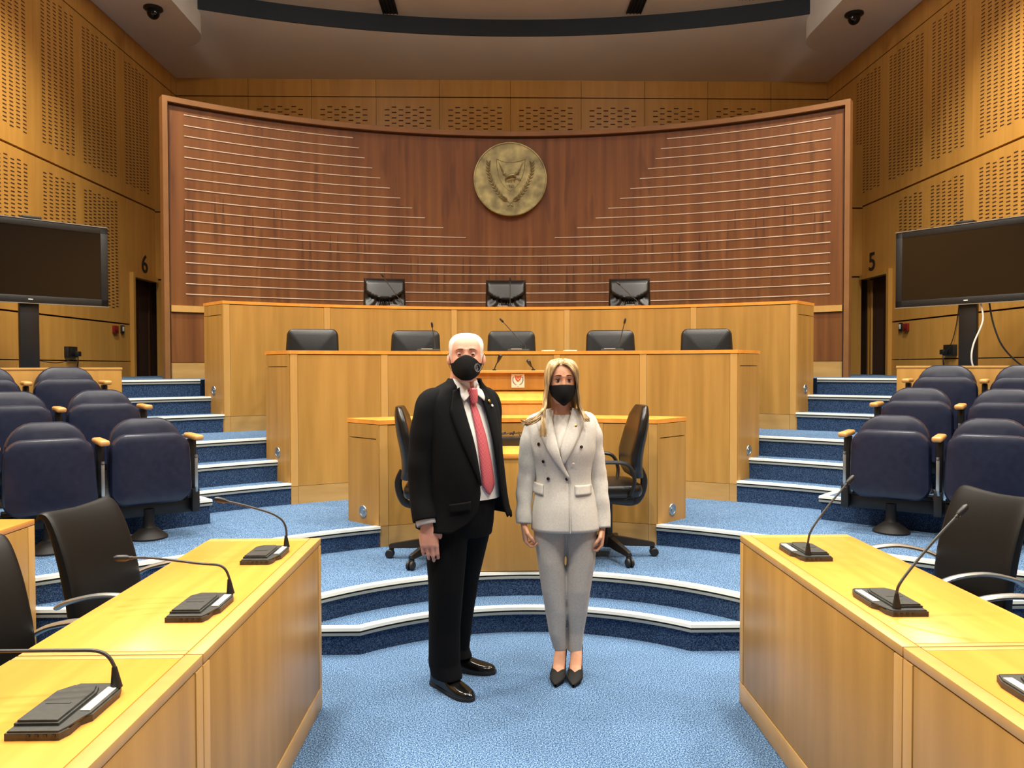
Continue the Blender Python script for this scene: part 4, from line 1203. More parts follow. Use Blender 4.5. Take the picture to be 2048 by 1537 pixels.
def face_parts(root, M, skin, iris, brow, lid_top, lid_bot, brow_h=.028, lash=False):
    for s in (-1, 1):
        c = Vector((s * .0305, -.0705, .004))
        bm = NB(); bmesh.ops.create_uvsphere(bm, u_segments=20, v_segments=14, radius=.0112); bmesh.ops.translate(bm, vec=c, verts=bm.verts[:]); bmesh.ops.transform(bm, matrix=M, verts=bm.verts[:])
        e = obj('eye', bm, MT['eyewhite'], root)
        bm = NB(); lathe(bm, [(.0, .0117), (.003, .0116), (.0060, .0102), (.0060, .009)][::-1], n=16, M=Matrix.Rotation(PI / 2, 4, 'X'), c=c); bmesh.ops.transform(bm, matrix=M, verts=bm.verts[:]); obj('iris', bm, iris, e)
        for name, a0, a1 in (('eyelid', 95, 95 - lid_top), ('eyelid', -95, -95 + lid_bot)):
            bm = NB(); rows = []
            for i in range(6):
                el = math.radians(a0 + (a1 - a0) * i / 5)
                rows.append([c + Vector((.0124 * math.sin(az) * max(.05, math.cos(el)), -.0124 * math.cos(az) * max(.05, math.cos(el)), .0124 * math.sin(el))) for az in [math.radians(-80 + 160 * j / 12) for j in range(13)]])
            loft(bm, rows, closed=False); bmesh.ops.transform(bm, matrix=M, verts=bm.verts[:])
            obj(name, bm, skin, root)
        if lash:
            el = math.radians(95 - lid_top)
            bm = NB(); tube(bm, [M @ (c + Vector((.0130 * math.sin(az) * math.cos(el), -.0130 * math.cos(az) * math.cos(el), .0130 * math.sin(el)))) for az in [math.radians(-65 + 130 * j / 8) for j in range(9)]], .0019, 5); obj('eyelashes', bm, MT['lash'], root)
        bm = NB(); pts = []
        for i in range(7):
            x = .014 + .036 * i / 6
            z = brow_h + .0045 * math.sin(PI * (.15 + .75 * i / 6)) - .004 * (i / 6) ** 2
            q = head_pt(math.asin(min(.95, x / .074)), z); q.x = x * s
            pts.append(M @ (q + Vector((0, -.001, 0))))
        tube(bm, pts, [.0022, .0036, .0036, .0034, .003, .0024, .0012], 6, flat=.8); obj('eyebrow', bm, brow, root)
def mask(root, M, top, bot, mat, tent=.020, thmax=1.15, loops=True):
    """top(u), bot(u) give z for u in -1..1 across the face"""
    bm = NB(); rows = []; NU, NVV = 36, 18
    for i in range(NU + 1):
        u = -1 + 2 * i / NU; th = u * thmax; r = []
        for j in range(NVV + 1):
            t = j / NVV; z = top(u) + (bot(u) - top(u)) * t
            zc = max(-.112, z)
            q = head_pt(th, zc, .007, plain=True); q.z = z
            if z < -.112: q.y *= 1 - (-.112 - z) * 6
            prof = math.sin(PI * min(1, .25 + .75 * t)) if t < .9 else math.sin(PI * min(1, .25 + .75 * t))
            prof = max(.18, math.sin(PI * (0.22 + .70 * t)))
            q.y -= tent * prof * math.exp(-(u / .42) ** 2) + .004 * (1 - abs(u))
            r.append(M @ q)
        rows.append(r)
    loft(bm, rows, closed=False)
    o = solid(obj('face_mask', bm, mat, root), .002, 1)
    if loops:
        for s in (-1, 1):
            a = M @ head_pt(s * thmax, top(s) - .004, .007, True); b = M @ head_pt(s * thmax, max(-.11, bot(s)) + .006, .007, True)
            e1 = M @ Vector((s * .084, .022, .026)); e2 = M @ Vector((s * .080, .030, -.030))
            bm = NB(); tube(bm, [a, e1, e2, b], .0011, 6, k=6); obj('ear_loop', bm, mat, o)
    return o

# ---- hand: wrist at origin, d = finger direction, n = back of the hand, w = pinky -> index
def hand(bm, wrist, d, n, w_, sc=1.0, curl=(.5, .6, .4), spread=.06, thumb_out=.5, thumb_in=.55):
    d, n, w_ = Vector(d).normalized(), Vector(n).normalized(), Vector(w_).normalized()
    W = Vector(wrist)
    def L(a, b, c): return W + (d * a + w_ * b + n * c) * sc
    rings = []
    for a, hw, ht in ((-.03, .024, .018), (0, .026, .018), (.02, .033, .017), (.045, .040, .016), (.07, .042, .0145), (.09, .041, .0125), (.10, .036, .009)):
        ring = []
        for j in range(20):
            t = 2 * PI * j / 20; c, s_ = math.cos(t), math.sin(t)
            ring.append(L(a, hw * math.copysign(abs(c) ** .8, c), ht * math.copysign(abs(s_) ** .8, s_)))
        rings.append(ring)
    loft(bm, rings)
    data = [(-.0315, .088, .0078, (.032, .022, .019)), (-.0105, .093, .0086, (.041, .027, .022)), (.0115, .095, .009, (.044, .030, .023)), (.0325, .091, .0086, (.038, .025, .021))]
    for i, (b, a, r, seg) in enumerate(data):
        cu = [c * (1.0 + .08 * (1.5 - i)) for c in curl]
        p = L(a - .020, b, .001); pts = [p, L(a, b, .001)]; rr = [r * sc * 1.05, r * sc * 1.08]
        an = 0.0; q = pts[-1]
        for k, sgm in enumerate(seg):
            an += cu[k]
            dirv = d * math.cos(an) - n * math.sin(an) + w_ * spread * (i - 1.5) * (1 if k == 0 else .2)
            mid = q + dirv * sgm * sc * .5; q = q + dirv * sgm * sc
            pts += [mid, q]; rr += [r * sc * (.94 - .06 * k), r * sc * (1.0 - .10 * k)]
        rr[-1] *= .85
        tube(bm, pts, rr, 10, rnd=True)
    t0 = L(.018, .026, -.006); t1 = L(.045, .045 + .01 * thumb_out, -.012); 
    dv = (d * .85 + w_ * .35 * thumb_out - n * thumb_in).normalized()
    t2 = t1 + dv * .034 * sc; dv2 = (dv + d * .15 - w_ * .35).normalized(); t3 = t2 + dv2 * .028 * sc
    tube(bm, [t0, t1, (t1 + t2) / 2, t2, (t2 + t3) / 2, t3], [.014 * sc, .0125 * sc, .0105 * sc, .0108 * sc, .0098 * sc, .0078 * sc], 10, rnd=True)
def legs(bm, L):
    for rows in L: loft(bm, [ell(x, y, z, a, b, 24, 2.2) for x, y, z, a, b in rows])
def skin_mat(name, a, b):
    m = noise_mat(name, [a, b], (1, 1, 1), 26, 3, rough=0.5, spec=0.35)
    bs = m.node_tree.nodes['Principled BSDF']; bs.inputs['Subsurface Weight'].default_value = .12; bs.inputs['Subsurface Radius'].default_value = (.012, .005, .003); bs.inputs['Subsurface Scale'].default_value = .5
    return m
MT['skin_m'] = skin_mat('fair_pink_skin', C3(214, 152, 128), C3(226, 168, 144))
MT['skin_w'] = skin_mat('warm_skin', C3(206, 150, 118), C3(217, 163, 132))
MT['eyewhite'] = base_mat('eye_white', C3(176, 166, 158), .2)[0]
MT['iris_m'] = base_mat('iris_grey_brown', C3(50, 42, 38), .1)[0]
MT['lash'] = base_mat('eyelash_black', C3(18, 14, 12), .7)[0]
MT['brow_m'] = base_mat('brow_grey', C3(140, 108, 88), .8)[0]
MT['brow_w'] = base_mat('brow_brown', C3(88, 60, 38), .8)[0]
MT['hair_white'] = noise_mat('white_hair', [C3(206, 200, 190), C3(236, 232, 224)], (1, 1, 1), 120, 3, rough=.55, bump=.5, bscale=220, bdist=.002)
MT['hair_blonde'] = noise_mat('blonde_hair', [C3(118, 94, 60), C3(174, 144, 98), C3(212, 186, 140)], (26, 26, 4), 2.0, 4, rough=.42, spec=.5, stops=[.32, .5, .68])
MT['maskblack'] = noise_mat('black_mask_cloth', [C3(10, 10, 11), C3(16, 16, 17)], (1, 1, 1), 200, 2, rough=.8, spec=.2)
MT['suit'] = noise_mat('black_suit_cloth', [C3(6, 7, 9), C3(10, 11, 14)], (1, 1, 1), 160, 2, rough=.85, spec=.16)
MT['shirt'] = noise_mat('white_shirt', [C3(220, 218, 214), C3(230, 228, 224)], (1, 1, 1), 50, 2, rough=.8)
MT['shoe'] = base_mat('polished_black_shoe', C3(14, 14, 14), .16)[0]
MT['sole'] = base_mat('shoe_sole', C3(24, 22, 21), .6)[0]
MT['suede'] = base_mat('black_suede', C3(12, 12, 13), .85)[0]
MT['grey_suit'] = noise_mat('pale_grey_suit_cloth', [C3(198, 194, 186), C3(210, 206, 198)], (1, 1, 1), 120, 2, rough=.75, spec=.3, big=((6, 6, 3), .04))
MT['grey_trouser'] = noise_mat('grey_trouser_cloth', [C3(178, 173, 166), C3(190, 185, 178)], (1, 1, 1), 120, 2, rough=.75, spec=.3)
MT['ivory'] = noise_mat('ivory_top', [C3(214, 206, 196), C3(224, 216, 206)], (1, 1, 1), 60, 2, rough=.7)
MT['gold'] = base_mat('gold_pin', C3(200, 160, 80), .3, .9)[0]
MT['button'] = base_mat('dark_button', C3(34, 30, 28), .25)[0]
def tie_mat():
    m, nt, b = base_mat('pink_red_tie_silk', C3(190, 70, 78), .45)
    N, L = nt.nodes, nt.links
    tc = N.new('ShaderNodeTexCoord'); sp = N.new('ShaderNodeSeparateXYZ'); L.new(tc.outputs['Object'], sp.inputs[0])
    def mth(op, a, bb=None):
        n = N.new('ShaderNodeMath'); n.operation = op
        for i, v in enumerate((a, bb)):
            if v is None: continue
            if isinstance(v, (int, float)): n.inputs[i].default_value = v
            else: L.new(v, n.inputs[i])
        return n.outputs[0]
    u = mth('MULTIPLY', mth('ADD', sp.outputs['X'], mth('MULTIPLY', sp.outputs['Z'], .9)), 560)
    v = mth('MULTIPLY', mth('SUBTRACT', sp.outputs['Z'], mth('MULTIPLY', sp.outputs['X'], .25)), 900)
    k = mth('MULTIPLY', mth('SINE', u), mth('SINE', v))
    g = mth('MULTIPLY', mth('GREATER_THAN', k, .30), .75)
    mx = N.new('ShaderNodeMix'); mx.data_type = 'RGBA'
    L.new(g, mx.inputs['Factor']); mx.inputs['A'].default_value = C3(182, 58, 72); mx.inputs['B'].default_value = C3(222, 160, 164)
    L.new(mx.outputs['Result'], b.inputs['Base Color'])
    return m
MT['tie'] = tie_mat()

# ------------------------------------------------------------ the man
man = thing('person', 'person in a black suit, white shirt and patterned pink-red tie, black mask, standing at left', 'person', (-.335, 3.80, 0), math.radians(38))
HM = Matrix.Translation((.004, -.035, 1.632)) @ Matrix.Rotation(math.radians(-36), 4, 'Z') @ Matrix.Rotation(math.radians(9), 4, 'X').inverted() @ Matrix.Diagonal((1.06, 1.03, 1.02, 1))
bm = NB()
head_mesh(bm, HM)
tube(bm, [(0, .02, 1.40), (0, .0, 1.50), (.0, -.012, 1.58)], [.068, .060, .058], 20, k=4)
bt = Torso([(.82, 0, 0, .15, .11), (.95, 0, 0, .165, .125), (1.1, 0, 0, .168, .125), (1.3, 0, .01, .165, .105), (1.40, 0, .015, .15, .08), (1.47, 0, .015, .09, .06), (1.50, 0, .015, .055, .05)])
bt.shell(bm, .82, 1.48)
RA = [(-.15, .015, 1.41), (-.19, .02, 1.34), (-.215, .025, 1.12), (-.224, -.005, .96), (-.232, -.04, .855)]
LA = [(.15, .015, 1.39), (.20, .02, 1.33), (.245, .09, 1.14), (.20, .16, 1.02), (.10, .20, .97)]
tube(bm, RA, [.045, .045, .040, .033, .027], 14, k=4); tube(bm, LA, [.045, .045, .040, .033, .027], 14, k=4)
hand(bm, (-.232, -.045, .845), (.06, -.06, -1), (-.60, -.79, .08), (.79, -.61, 0), 1.10, (.25, .55, .4), -.012, .2, .8)
hand(bm, (.10, .20, .97), (-1, .05, -.1), (0, 1, 0), (0, 0, -1), 1.0, (.3, .4, .3), .05, .4, .5)
legs(bm, [[(-.07, .0, .86, .07, .07), (-.082, .0, .5, .05, .05), (-.08, .045, .09, .036, .04), (-.08, .0, .05, .03, .05)], [(.07, .01, .86, .07, .07), (.10, .08, .5, .05, .05), (.10, .205, .09, .036, .04), (.115, .17, .05, .03, .05)]])
remeshed('body', bm, .0034, MT['skin_m'], man)
face_parts(man, HM, MT['skin_m'], MT['iris_m'], MT['brow_m'], 82, 76, .025)
# short white hair following the skull
bm = NB(); rows = []
for i in range(73):
    th = -PI + 2 * PI * i / 72; a = abs(th)
    zl = lin([(0, .078), (.35, .083), (.65, .078), (.88, .052), (1.02, .012), (1.15, -.020), (1.30, -.030), (1.45, -.012), (1.7, -.004), (2.0, -.050), (PI, -.066)], a)[0] + .006 * MN.noise(Vector((th * 9, 3.1, 0))) + .006 * math.sin(th * 2 + .6) * (a < .7)
    r = []
    for j in range(15):
        t = j / 14; z = zl + (.1185 - zl) * (1 - (1 - t) ** 2)
        r.append(HM @ head_pt(th, z, -.0012 + .0092 * min(1, t * 2.2) ** .8, True))
    rows.append(r)
loft(bm, rows, closed=False); wrinkle(bm, .002, (60, 60, 60)); obj('hair', bm, MT['hair_white'], man)
mk = mask(man, HM, lambda u: -.004 - .030 * min(1, abs(u) * 1.5) ** 1.3, lambda u: -.122 + .040 * abs(u) ** 2.2, MT['maskblack'], .022, 1.20)
# ring emblem with the letter on the mask
q = HM @ head_pt(.60, -.062, .0165, True) + Vector((.0, -.0, 0))
nrm = (HM.to_3x3() @ Vector((.52, -.85, 0))).normalized(); tx = Vector((-nrm.y, nrm.x, 0)).normalized(); uz = nrm.cross(tx) * -1
ME = Matrix(((tx.x, uz.x, nrm.x, q.x), (tx.y, uz.y, nrm.y, q.y), (tx.z, uz.z, nrm.z, q.z), (0, 0, 0, 1)))
if uz.z < 0: ME = ME @ Matrix.Diagonal((1, -1, 1, 1))
MT['maskmark'] = base_mat('grey_print', C3(150, 150, 152), .6)[0]
bm = NB(); tube(bm, [ME @ Vector((.0165 * math.cos(a), .0195 * math.sin(a), .004)) for a in [2 * PI * i / 28 for i in range(29)]], .0008, 5); tube(bm, [ME @ Vector((.0125 * math.cos(a), .0150 * math.sin(a), .004)) for a in [PI * .45 + PI * 1.15 * i / 16 for i in range(17)]], .0006, 5); obj('ring_mark', bm, MT['maskmark'], mk)
text_mesh('letter_mark', 'J.', .024, ME @ Matrix.Translation((0, 0, .004)), MT['maskmark'], mk, .0006)
# shirt, collar, tie
jt = Torso([(.74, 0, .0, .222, .168), (.86, 0, .0, .212, .165), (.95, .0, .0, .205, .166), (1.05, 0, -.004, .200, .164), (1.15, 0, -.004, .198, .156), (1.25, 0, .0, .200, .143), (1.34, 0, .008, .204, .124), (1.40, 0, .014, .203, .108), (1.44, 0, .016, .192, .092), (1.465, .002, .012, .160, .078), (1.492, .006, .002, .110, .072), (1.512, .009, -.008, .078, .070), (1.530, .010, -.012, .068, .067), (1.545, .010, -.012, .066, .064)], 2.4)
bm = NB(); jt.shell(bm, .945, 1.475, 48, 40, -.012); wrinkle(bm, .004, (9, 9, 5)); sh = obj('shirt', bm, MT['shirt'], man)
bm = NB(); rows = []
for i in range(41):
    a = -PI / 2 + .16 + (2 * PI - .32) * i / 40
    ca, sa = math.cos(a), math.sin(a)
    rows.append([Vector((.008 + .064 * ca, -.010 + .060 * sa, 1.475 + .010 * sa)), Vector((.008 + .063 * ca, -.010 + .060 * sa, 1.528 + .014 * sa)), Vector((.008 + .066 * ca, -.010 + .063 * sa, 1.533 + .014 * sa)), Vector((.008 + .074 * ca, -.009 + .070 * sa, 1.490 + .010 * sa))])
loft(bm, rows, closed=False)
solid(obj('collar', bm, MT['shirt'], sh), .0015)
for s in (-1, 1):
    bm = NB()
    A = [Vector((s * .010 + .004, -.084, 1.464)), Vector((s * .044 + .006, -.066, 1.502)), Vector((s * .068 + .008, -.014, 1.530))]
    Bq = [Vector((s * .060 + .004, -.102, 1.422)), Vector((s * .074 + .006, -.082, 1.450)), Vector((s * .082 + .008, -.014, 1.490))]
    loft(bm, [[a.lerp(b, t / 4) + Vector((0, -.006 * math.sin(PI * t / 4), 0)) for t in range(5)] for a, b in zip(smooth_path(A, 4), smooth_path(Bq, 4))], closed=False)
    solid(obj('collar_point', bm, MT['shirt'], sh), .002)
bm = NB()
tl = [(.004, 1.452, .019, -.010), (.005, 1.430, .017, -.010), (.006, 1.412, .0155, 0), (.010, 1.36, .022, 0), (.020, 1.25, .029, 0), (.032, 1.13, .036, 0), (.042, 1.04, .041, 0), (.045, 1.015, .040, 0), (.048, .985, .020, 0), (.049, .972, .002, 0)]
rows = []
for (x, z, hw, ex) in tl:
    rows.append([jt.front(x + hw * u, min(z, 1.44), -.006 + .006 * (1 - u * u)) + Vector((0, ex, z - min(z, 1.44))) for u in (-1, -.6, -.2, .2, .6, 1)])
loft(bm, rows, closed=False)
solid(obj('tie', bm, MT['tie'], man), .004, 0)
bm = NB()
loft(bm, [[Vector((.004 + r * math.cos(t), -.088 + r * .62 * math.sin(t) - (1.47 - z) * .25, z)) for t in [2 * PI * i / 14 for i in range(14)]] for r, z in ((.016, 1.486), (.027, 1.479), (.026, 1.458), (.019, 1.425), (.012, 1.412))]); obj('tie_knot', bm, MT['tie'], man)
# trousers and belt
bm = NB()
loft(bm, [ell(0, .0, .97, .172, .138, 28), ell(0, .0, .90, .178, .14, 28), ell(0, .005, .82, .178, .14, 28), ell(0, .01, .76, .165, .125, 28)])
legs(bm, [[(-.082, .0, .90, .094, .118), (-.094, .0, .75, .096, .110), (-.100, -.002, .52, .083, .088), (-.096, .02, .30, .076, .078), (-.088, .030, .13, .070, .080), (-.085, .020, .062, .070, .094)],
          [(.072, .01, .90, .088, .115), (.070, .03, .75, .086, .10), (.080, .085, .52, .068, .075), (.090, .14, .30, .060, .066), (.098, .185, .12, .060, .072), (.102, .180, .075, .062, .084)]])
wrinkle(bm, .010, (7, 7, 10), 3)
remeshed('trousers', bm, .006, MT['suit'], man, 2)
bm = NB(); loft(bm, [ell(0, 0, .945, .180, .148, 40), ell(0, 0, .975, .179, .147, 40)], cap0=False, cap1=False); bl = solid(obj('belt', bm, MT['shoe'], man), .004, 1)
# jacket
edges = [(.74, -.165, .175), (.775, -.13, .160), (.81, -.085, .140), (.86, -.05, .122), (.92, -.026, .108), (.98, -.016, .098), (1.17, -.034, .084), (1.33, -.060, .066), (1.45, -.072, .058), (1.51, -.070, .056), (1.545, -.064, .052)]
bm = NB(); zs = [.745 + (1.528 - .745) * i / 46 for i in range(47)]
jt.open_shell(bm, zs, edges, 72, .004)
for v in bm.verts:      # the open left front hangs away from the hip
    if v.co.x > .03 and v.co.y < .08 and v.co.z < 1.15:
        t = min(1, (1.15 - v.co.z) / .3); v.co.x += .022 * t; v.co.y -= .012 * t
    if v.co.z < .90: v.co.z += .06 * (.90 - v.co.z) / .155
    if v.co.z < .84: v.co.z += .035 * max(0, min(1, (v.co.x + .02) / .12)) * (v.co.y < .10)
wrinkle(bm, .006, (8, 8, 4), 1)
jk = solid(obj('jacket', bm, MT['suit'], man), .006, 1)
def sleeve(path, rad, name, mat, parent, amp=.006, seed=0, mi=(9, 9, 11)):
    bm = NB(); tube(bm, path, rad, 24, k=8, cap=False); wrinkle(bm, amp, mi, seed); return solid(obj(name, bm, mat, parent), .004, -1)
sleeve([(-.110, .016, 1.437), (-.160, .018, 1.415), (-.192, .02, 1.32), (-.216, .025, 1.12), (-.228, .0, .97), (-.234, -.035, .862)], [.052, .070, .074, .069, .062, .057], 'sleeve', MT['suit'], jk, .008, 2)
sleeve([(.110, .016, 1.437), (.160, .018, 1.415), (.190, .03, 1.31), (.215, .10, 1.14), (.18, .165, 1.03), (.11, .20, .975)], [.052, .070, .072, .067, .062, .056], 'sleeve', MT['suit'], jk, .008, 5)
bm = NB(); tube(bm, [(-.233, -.030, .875), (-.234, -.043, .842)], [.047, .045], 22, cap=False); solid(obj('shirt_cuff', bm, MT['shirt'], man), .003, 1)
for nm, A, Bq in (('lapel', [(-.066, 1.49), (-.066, 1.42), (-.058, 1.33), (-.040, 1.20), (-.020, 1.03)], [(-.098, 1.475), (-.128, 1.405), (-.135, 1.36), (-.105, 1.22), (-.024, 1.02)]),
                  ('lapel', [(.052, 1.49), (.058, 1.42), (.070, 1.33), (.086, 1.18), (.100, 1.03)], [(.090, 1.475), (.120, 1.405), (.138, 1.36), (.130, 1.22), (.106, 1.02)])):
    bm = NB(); jt.strip(bm, A, Bq, .014, .016, 6, 4, .004); solid(obj(nm, bm, MT['suit'], jk), .004, 1)
bm = NB(); jt.strip(bm, [(-.17, .945), (-.17, .905)], [(-.075, .955), (-.075, .912)], .016, .016, 6, 4); solid(obj('pocket_flap', bm, MT['suit'], jk), .004, 1)
def pin(T, x, z, r, mat, name, parent, off=.020, scz=1.0):
    n = T.norm(x, z); p = T.front(x, z, off)
    M = Matrix.Translation(p) @ n.to_track_quat('Z', 'Y').to_matrix().to_4x4()
    bm = NB(); lathe(bm, [(r, 0), (r, .002), (r * .6, .0035), (0, .004)], n=14, M=M); return obj(name, bm, mat, parent)
pin(jt, .094, 1.42, .008, MT['gold'], 'lapel_pin', jk, .024); pin(jt, .106, 1.398, .007, MT['paper'], 'lapel_pin', jk, .024)
# shoes
def oxford(T, parent):
    st = [(.108, .022, .055), (.100, .032, .085), (.075, .036, .098), (.03, .037, .098), (-.02, .041, .084), (-.07, .047, .064), (-.12, .048, .052), (-.155, .041, .046), (-.180, .029, .040), (-.194, .010, .030)]
    bm = NB(); rings = []
    sr = [(-a[0],) + a[1:] for a in st]
    for i in range(31):
        t = -.108 + .302 * i / 30; y = -t; w_, h = crv(sr, t)
        r = [(-w_ * .9, y, .016)] + [(w_ * math.copysign(abs(math.cos(a)) ** .75, math.cos(a)), y, .016 + (h - .016) * math.sin(a) ** .8) for a in [PI - PI * j / 14 for j in range(15)]] + [(w_ * .9, y, .016)]
        rings.append([T @ Vector(p) for p in r])
    loft(bm, rings); s_ = obj('shoe', bm, MT['shoe'], parent)
    bm = NB(); rings = []
    for i in range(31):
        t = -.110 + .308 * i / 30; w_, h = crv(sr, t); w_ += .004; y = -t
        b0 = 0.0 if t < -.035 else (.004 + .0 * t)
        rings.append([T @ Vector(p) for p in ((-w_, y, b0), (w_, y, b0), (w_, y, .017), (-w_, y, .017))])
    loft(bm, rings); obj('sole', bm, MT['sole'], s_)
    bm = NB()
    for k in range(4):
        y = -.005 - .018 * k; z = .093 - .0075 * k
        tube(bm, [T @ Vector(p) for p in ((-.018, y, z - .008), (0, y - .003, z + .003), (.018, y, z - .008))], .0022, 6, k=3)
    obj('laces', bm, MT['sole'], s_)
oxford(Matrix.Translation((-.083, .015, 0)) @ Matrix.Rotation(math.radians(3), 4, 'Z'), man)
oxford(Matrix.Translation((.108, .175, 0)) @ Matrix.Rotation(math.radians(34), 4, 'Z'), man)

# ------------------------------------------------------------ the woman
wom = thing('person', 'person with long blonde hair in a pale grey trouser suit, black mask and black heels', 'person', (.178, 3.90, 0), 0)
HW = Matrix.Translation((-.012, -.030, 1.515)) @ Matrix.Rotation(math.radians(3), 4, 'Z') @ Matrix.Diagonal((.92, .93, .95, 1))
bm = NB()
head_mesh(bm, HW)
tube(bm, [(-.01, .025, 1.28), (-.012, .012, 1.37), (-.012, .0, 1.45)], [.058, .048, .046], 20, k=4)
bw = Torso([(.80, 0, 0, .13, .09), (.95, 0, 0, .118, .082), (1.02, 0, 0, .112, .078), (1.15, 0, 0, .13, .088), (1.25, 0, .01, .135, .075), (1.31, 0, .015, .11, .055), (1.345, -.005, .018, .055, .045)])
bw.shell(bm, .80, 1.345)
WR = [(-.10, .015, 1.29), (-.158, .018, 1.22), (-.184, .02, 1.03), (-.198, -.01, .90), (-.205, -.035, .795)]
WL = [(.08, .015, 1.29), (.143, .018, 1.22), (.172, .02, 1.03), (.188, -.01, .90), (.194, -.035, .775)]
for A in (WR, WL): tube(bm, A, [.036, .036, .030, .026, .021], 14, k=4)
hand(bm, (-.204, -.04, .788), (.10, -.06, -1), (-1, -.15, -.1), (.12, -1, .05), .86, (.75, 1.05, .75), .0, .3, .55)
hand(bm, (.193, -.04, .765), (-.08, -.06, -1), (1, -.15, -.1), (-.12, -1, .05), .86, (.75, 1.05, .75), .0, .3, .55)
FT = [Matrix.Translation((-.022, -.005, 0)) @ Matrix.Rotation(math.radians(-13), 4, 'Z'), Matrix.Translation((.062, -.01, 0)) @ Matrix.Rotation(math.radians(-11), 4, 'Z')]
legs(bm, [[(-.07, 0, .82, .065, .065), (-.055, .0, .46, .04, .045), (-.02, .045, .20, .028, .032), (-.018, .05, .15, .027, .032)], [(.07, 0, .82, .065, .065), (.085, .0, .46, .04, .045), (.064, .045, .20, .028, .032), (.062, .05, .15, .027, .032)]])
for T in FT:
    rings = []
    for y, z, w_, h in ((.085, .112, .018, .020), (.07, .125, .026, .036), (.035, .115, .029, .046), (.0, .085, .031, .036), (-.03, .052, .031, .022), (-.055, .030, .031, .016), (-.08, .020, .025, .011), (-.10, .015, .014, .007)):
        rings.append([T @ Vector((w_ * math.cos(2 * PI * j / 18), y, z + h * math.sin(2 * PI * j / 18))) for j in range(18)])
    loft(bm, rings)
remeshed('body', bm, .0032, MT['skin_w'], wom)
face_parts(wom, HW, MT['skin_w'], MT['iris_m'], MT['brow_w'], 65, 64, .0285, True)
mask(wom, HW, lambda u: -.016 - .008 * abs(u) ** 1.6, lambda u: -.126 + .052 * abs(u) ** 1.25, MT['maskblack'], .026, 1.18)
for s in (-1, 1):
    bm = NB(); p = HW @ Vector((s * .080, .008, -.040)); bmesh.ops.create_uvsphere(bm, u_segments=12, v_segments=8, radius=.005); bmesh.ops.translate(bm, vec=p, verts=bm.verts[:]); obj('earring', bm, MT['chrome'], wom)
# hair: cap plus long strands from a parting
bm = NB(); rows = []
for i in range(73):
    th = -PI + 2 * PI * i / 72; a = abs(th)
    zl = lin([(0, .097), (.5, .090), (.85, .070), (1.1, .03), (1.3, -.03), (1.6, -.09), (PI, -.10)], a)[0]
    r = []
    for j in range(15):
        t = j / 14; z = zl + (.1185 - zl) * (1 - (1 - t) ** 2)
        r.append(HW @ head_pt(th, z, -.001 + .010 * min(1, t * 2.5) ** .7, True))
    rows.append(r)
loft(bm, rows, closed=False)
hr = obj('hair', bm, MT['hair_blonde'], wom)
rnd = random.Random(11)
def strand(bm, pts, r): tube(bm, smooth_path(pts, 4), interp(r, 4), 6, flat=.7)
for s in (-1, 1):
    bm = NB()
    for k in range(480):
        u = rnd.random() ** 1.25                    # 0 forehead .. 1 back
        lay = rnd.random()
        z0 = .091 + .027 * min(1, u * 3); th0 = .02 + 1.2 * u; th1 = 1.10 + 1.75 * u
        pts = []
        for q in range(7):
            t = q / 6
            th = s * (th0 + (th1 - th0) * t ** .75) - (.16 * (1 - t) ** 2 if u < .8 else 0)
            z = z0 + (-.035 - z0) * t ** 1.45
            pts.append(head_pt(th, z, .007 + .006 * lay + .010 * t * t, True))
        e = pts[-1]
        if s < 0:
            fl = rnd.random()
            if u < .55:
                sw = max(0, fl - .35) / .65
                yf = -.060 - .03 * lay
                pts.append(Vector((e.x * 1.06 - .004, e.y * .9 - .004, -.085)))
                pts.append(Vector((e.x * 1.10 - .010, min(e.y, -.02) - .028, -.135)))
                pts.append(Vector((-.098 - .020 * lay - .030 * sw, yf - .012, -.172 - .018 * (1 - sw))))
                if sw > .25: pts.append(Vector((-.150 - .050 * sw, yf - .018, -.196 - .022 * rnd.random()))); pts.append(Vector((-.185 - .055 * sw * rnd.uniform(.6, 1), yf - .02, -.196 - .035 * rnd.random())))
                else: pts.append(Vector((-.098 - .03 * lay, yf - .030, -.225))); pts.append(Vector((-.092 - .045 * lay, yf - .038, rnd.uniform(-.29, -.245))))
            else:
                pts += [Vector((e.x * 1.04, e.y * 1.02, -.09)), Vector((e.x * 1.06, e.y * 1.05, -.15)), Vector((e.x * 1.05, e.y * 1.1 + .01, rnd.uniform(-.25, -.20)))]
        else:
            if u < .55:
                pts += [Vector((e.x * 1.05 + .004, e.y * .95, -.085)), Vector((e.x * 1.10 + .006, e.y * .95 - .006, -.135)), Vector((.102 + .018 * lay, min(e.y, -.02) - .030, -.172)), Vector((.112 + .030 * lay, min(e.y, -.02) - .048, rnd.uniform(-.212, -.190)))]
            else:
                pts += [Vector((e.x * 1.04, e.y * 1.02, -.09)), Vector((e.x * 1.06, e.y * 1.05, -.15)), Vector((e.x * 1.05, e.y * 1.1 + .01, rnd.uniform(-.25, -.20)))]
        r0 = rnd.uniform(.0028, .0046)
        strand(bm, [HW @ p for p in pts], [.0025] + [r0] * (len(pts) - 2) + [.0010])
    obj('hair_fall', bm, MT['hair_blonde'], hr)
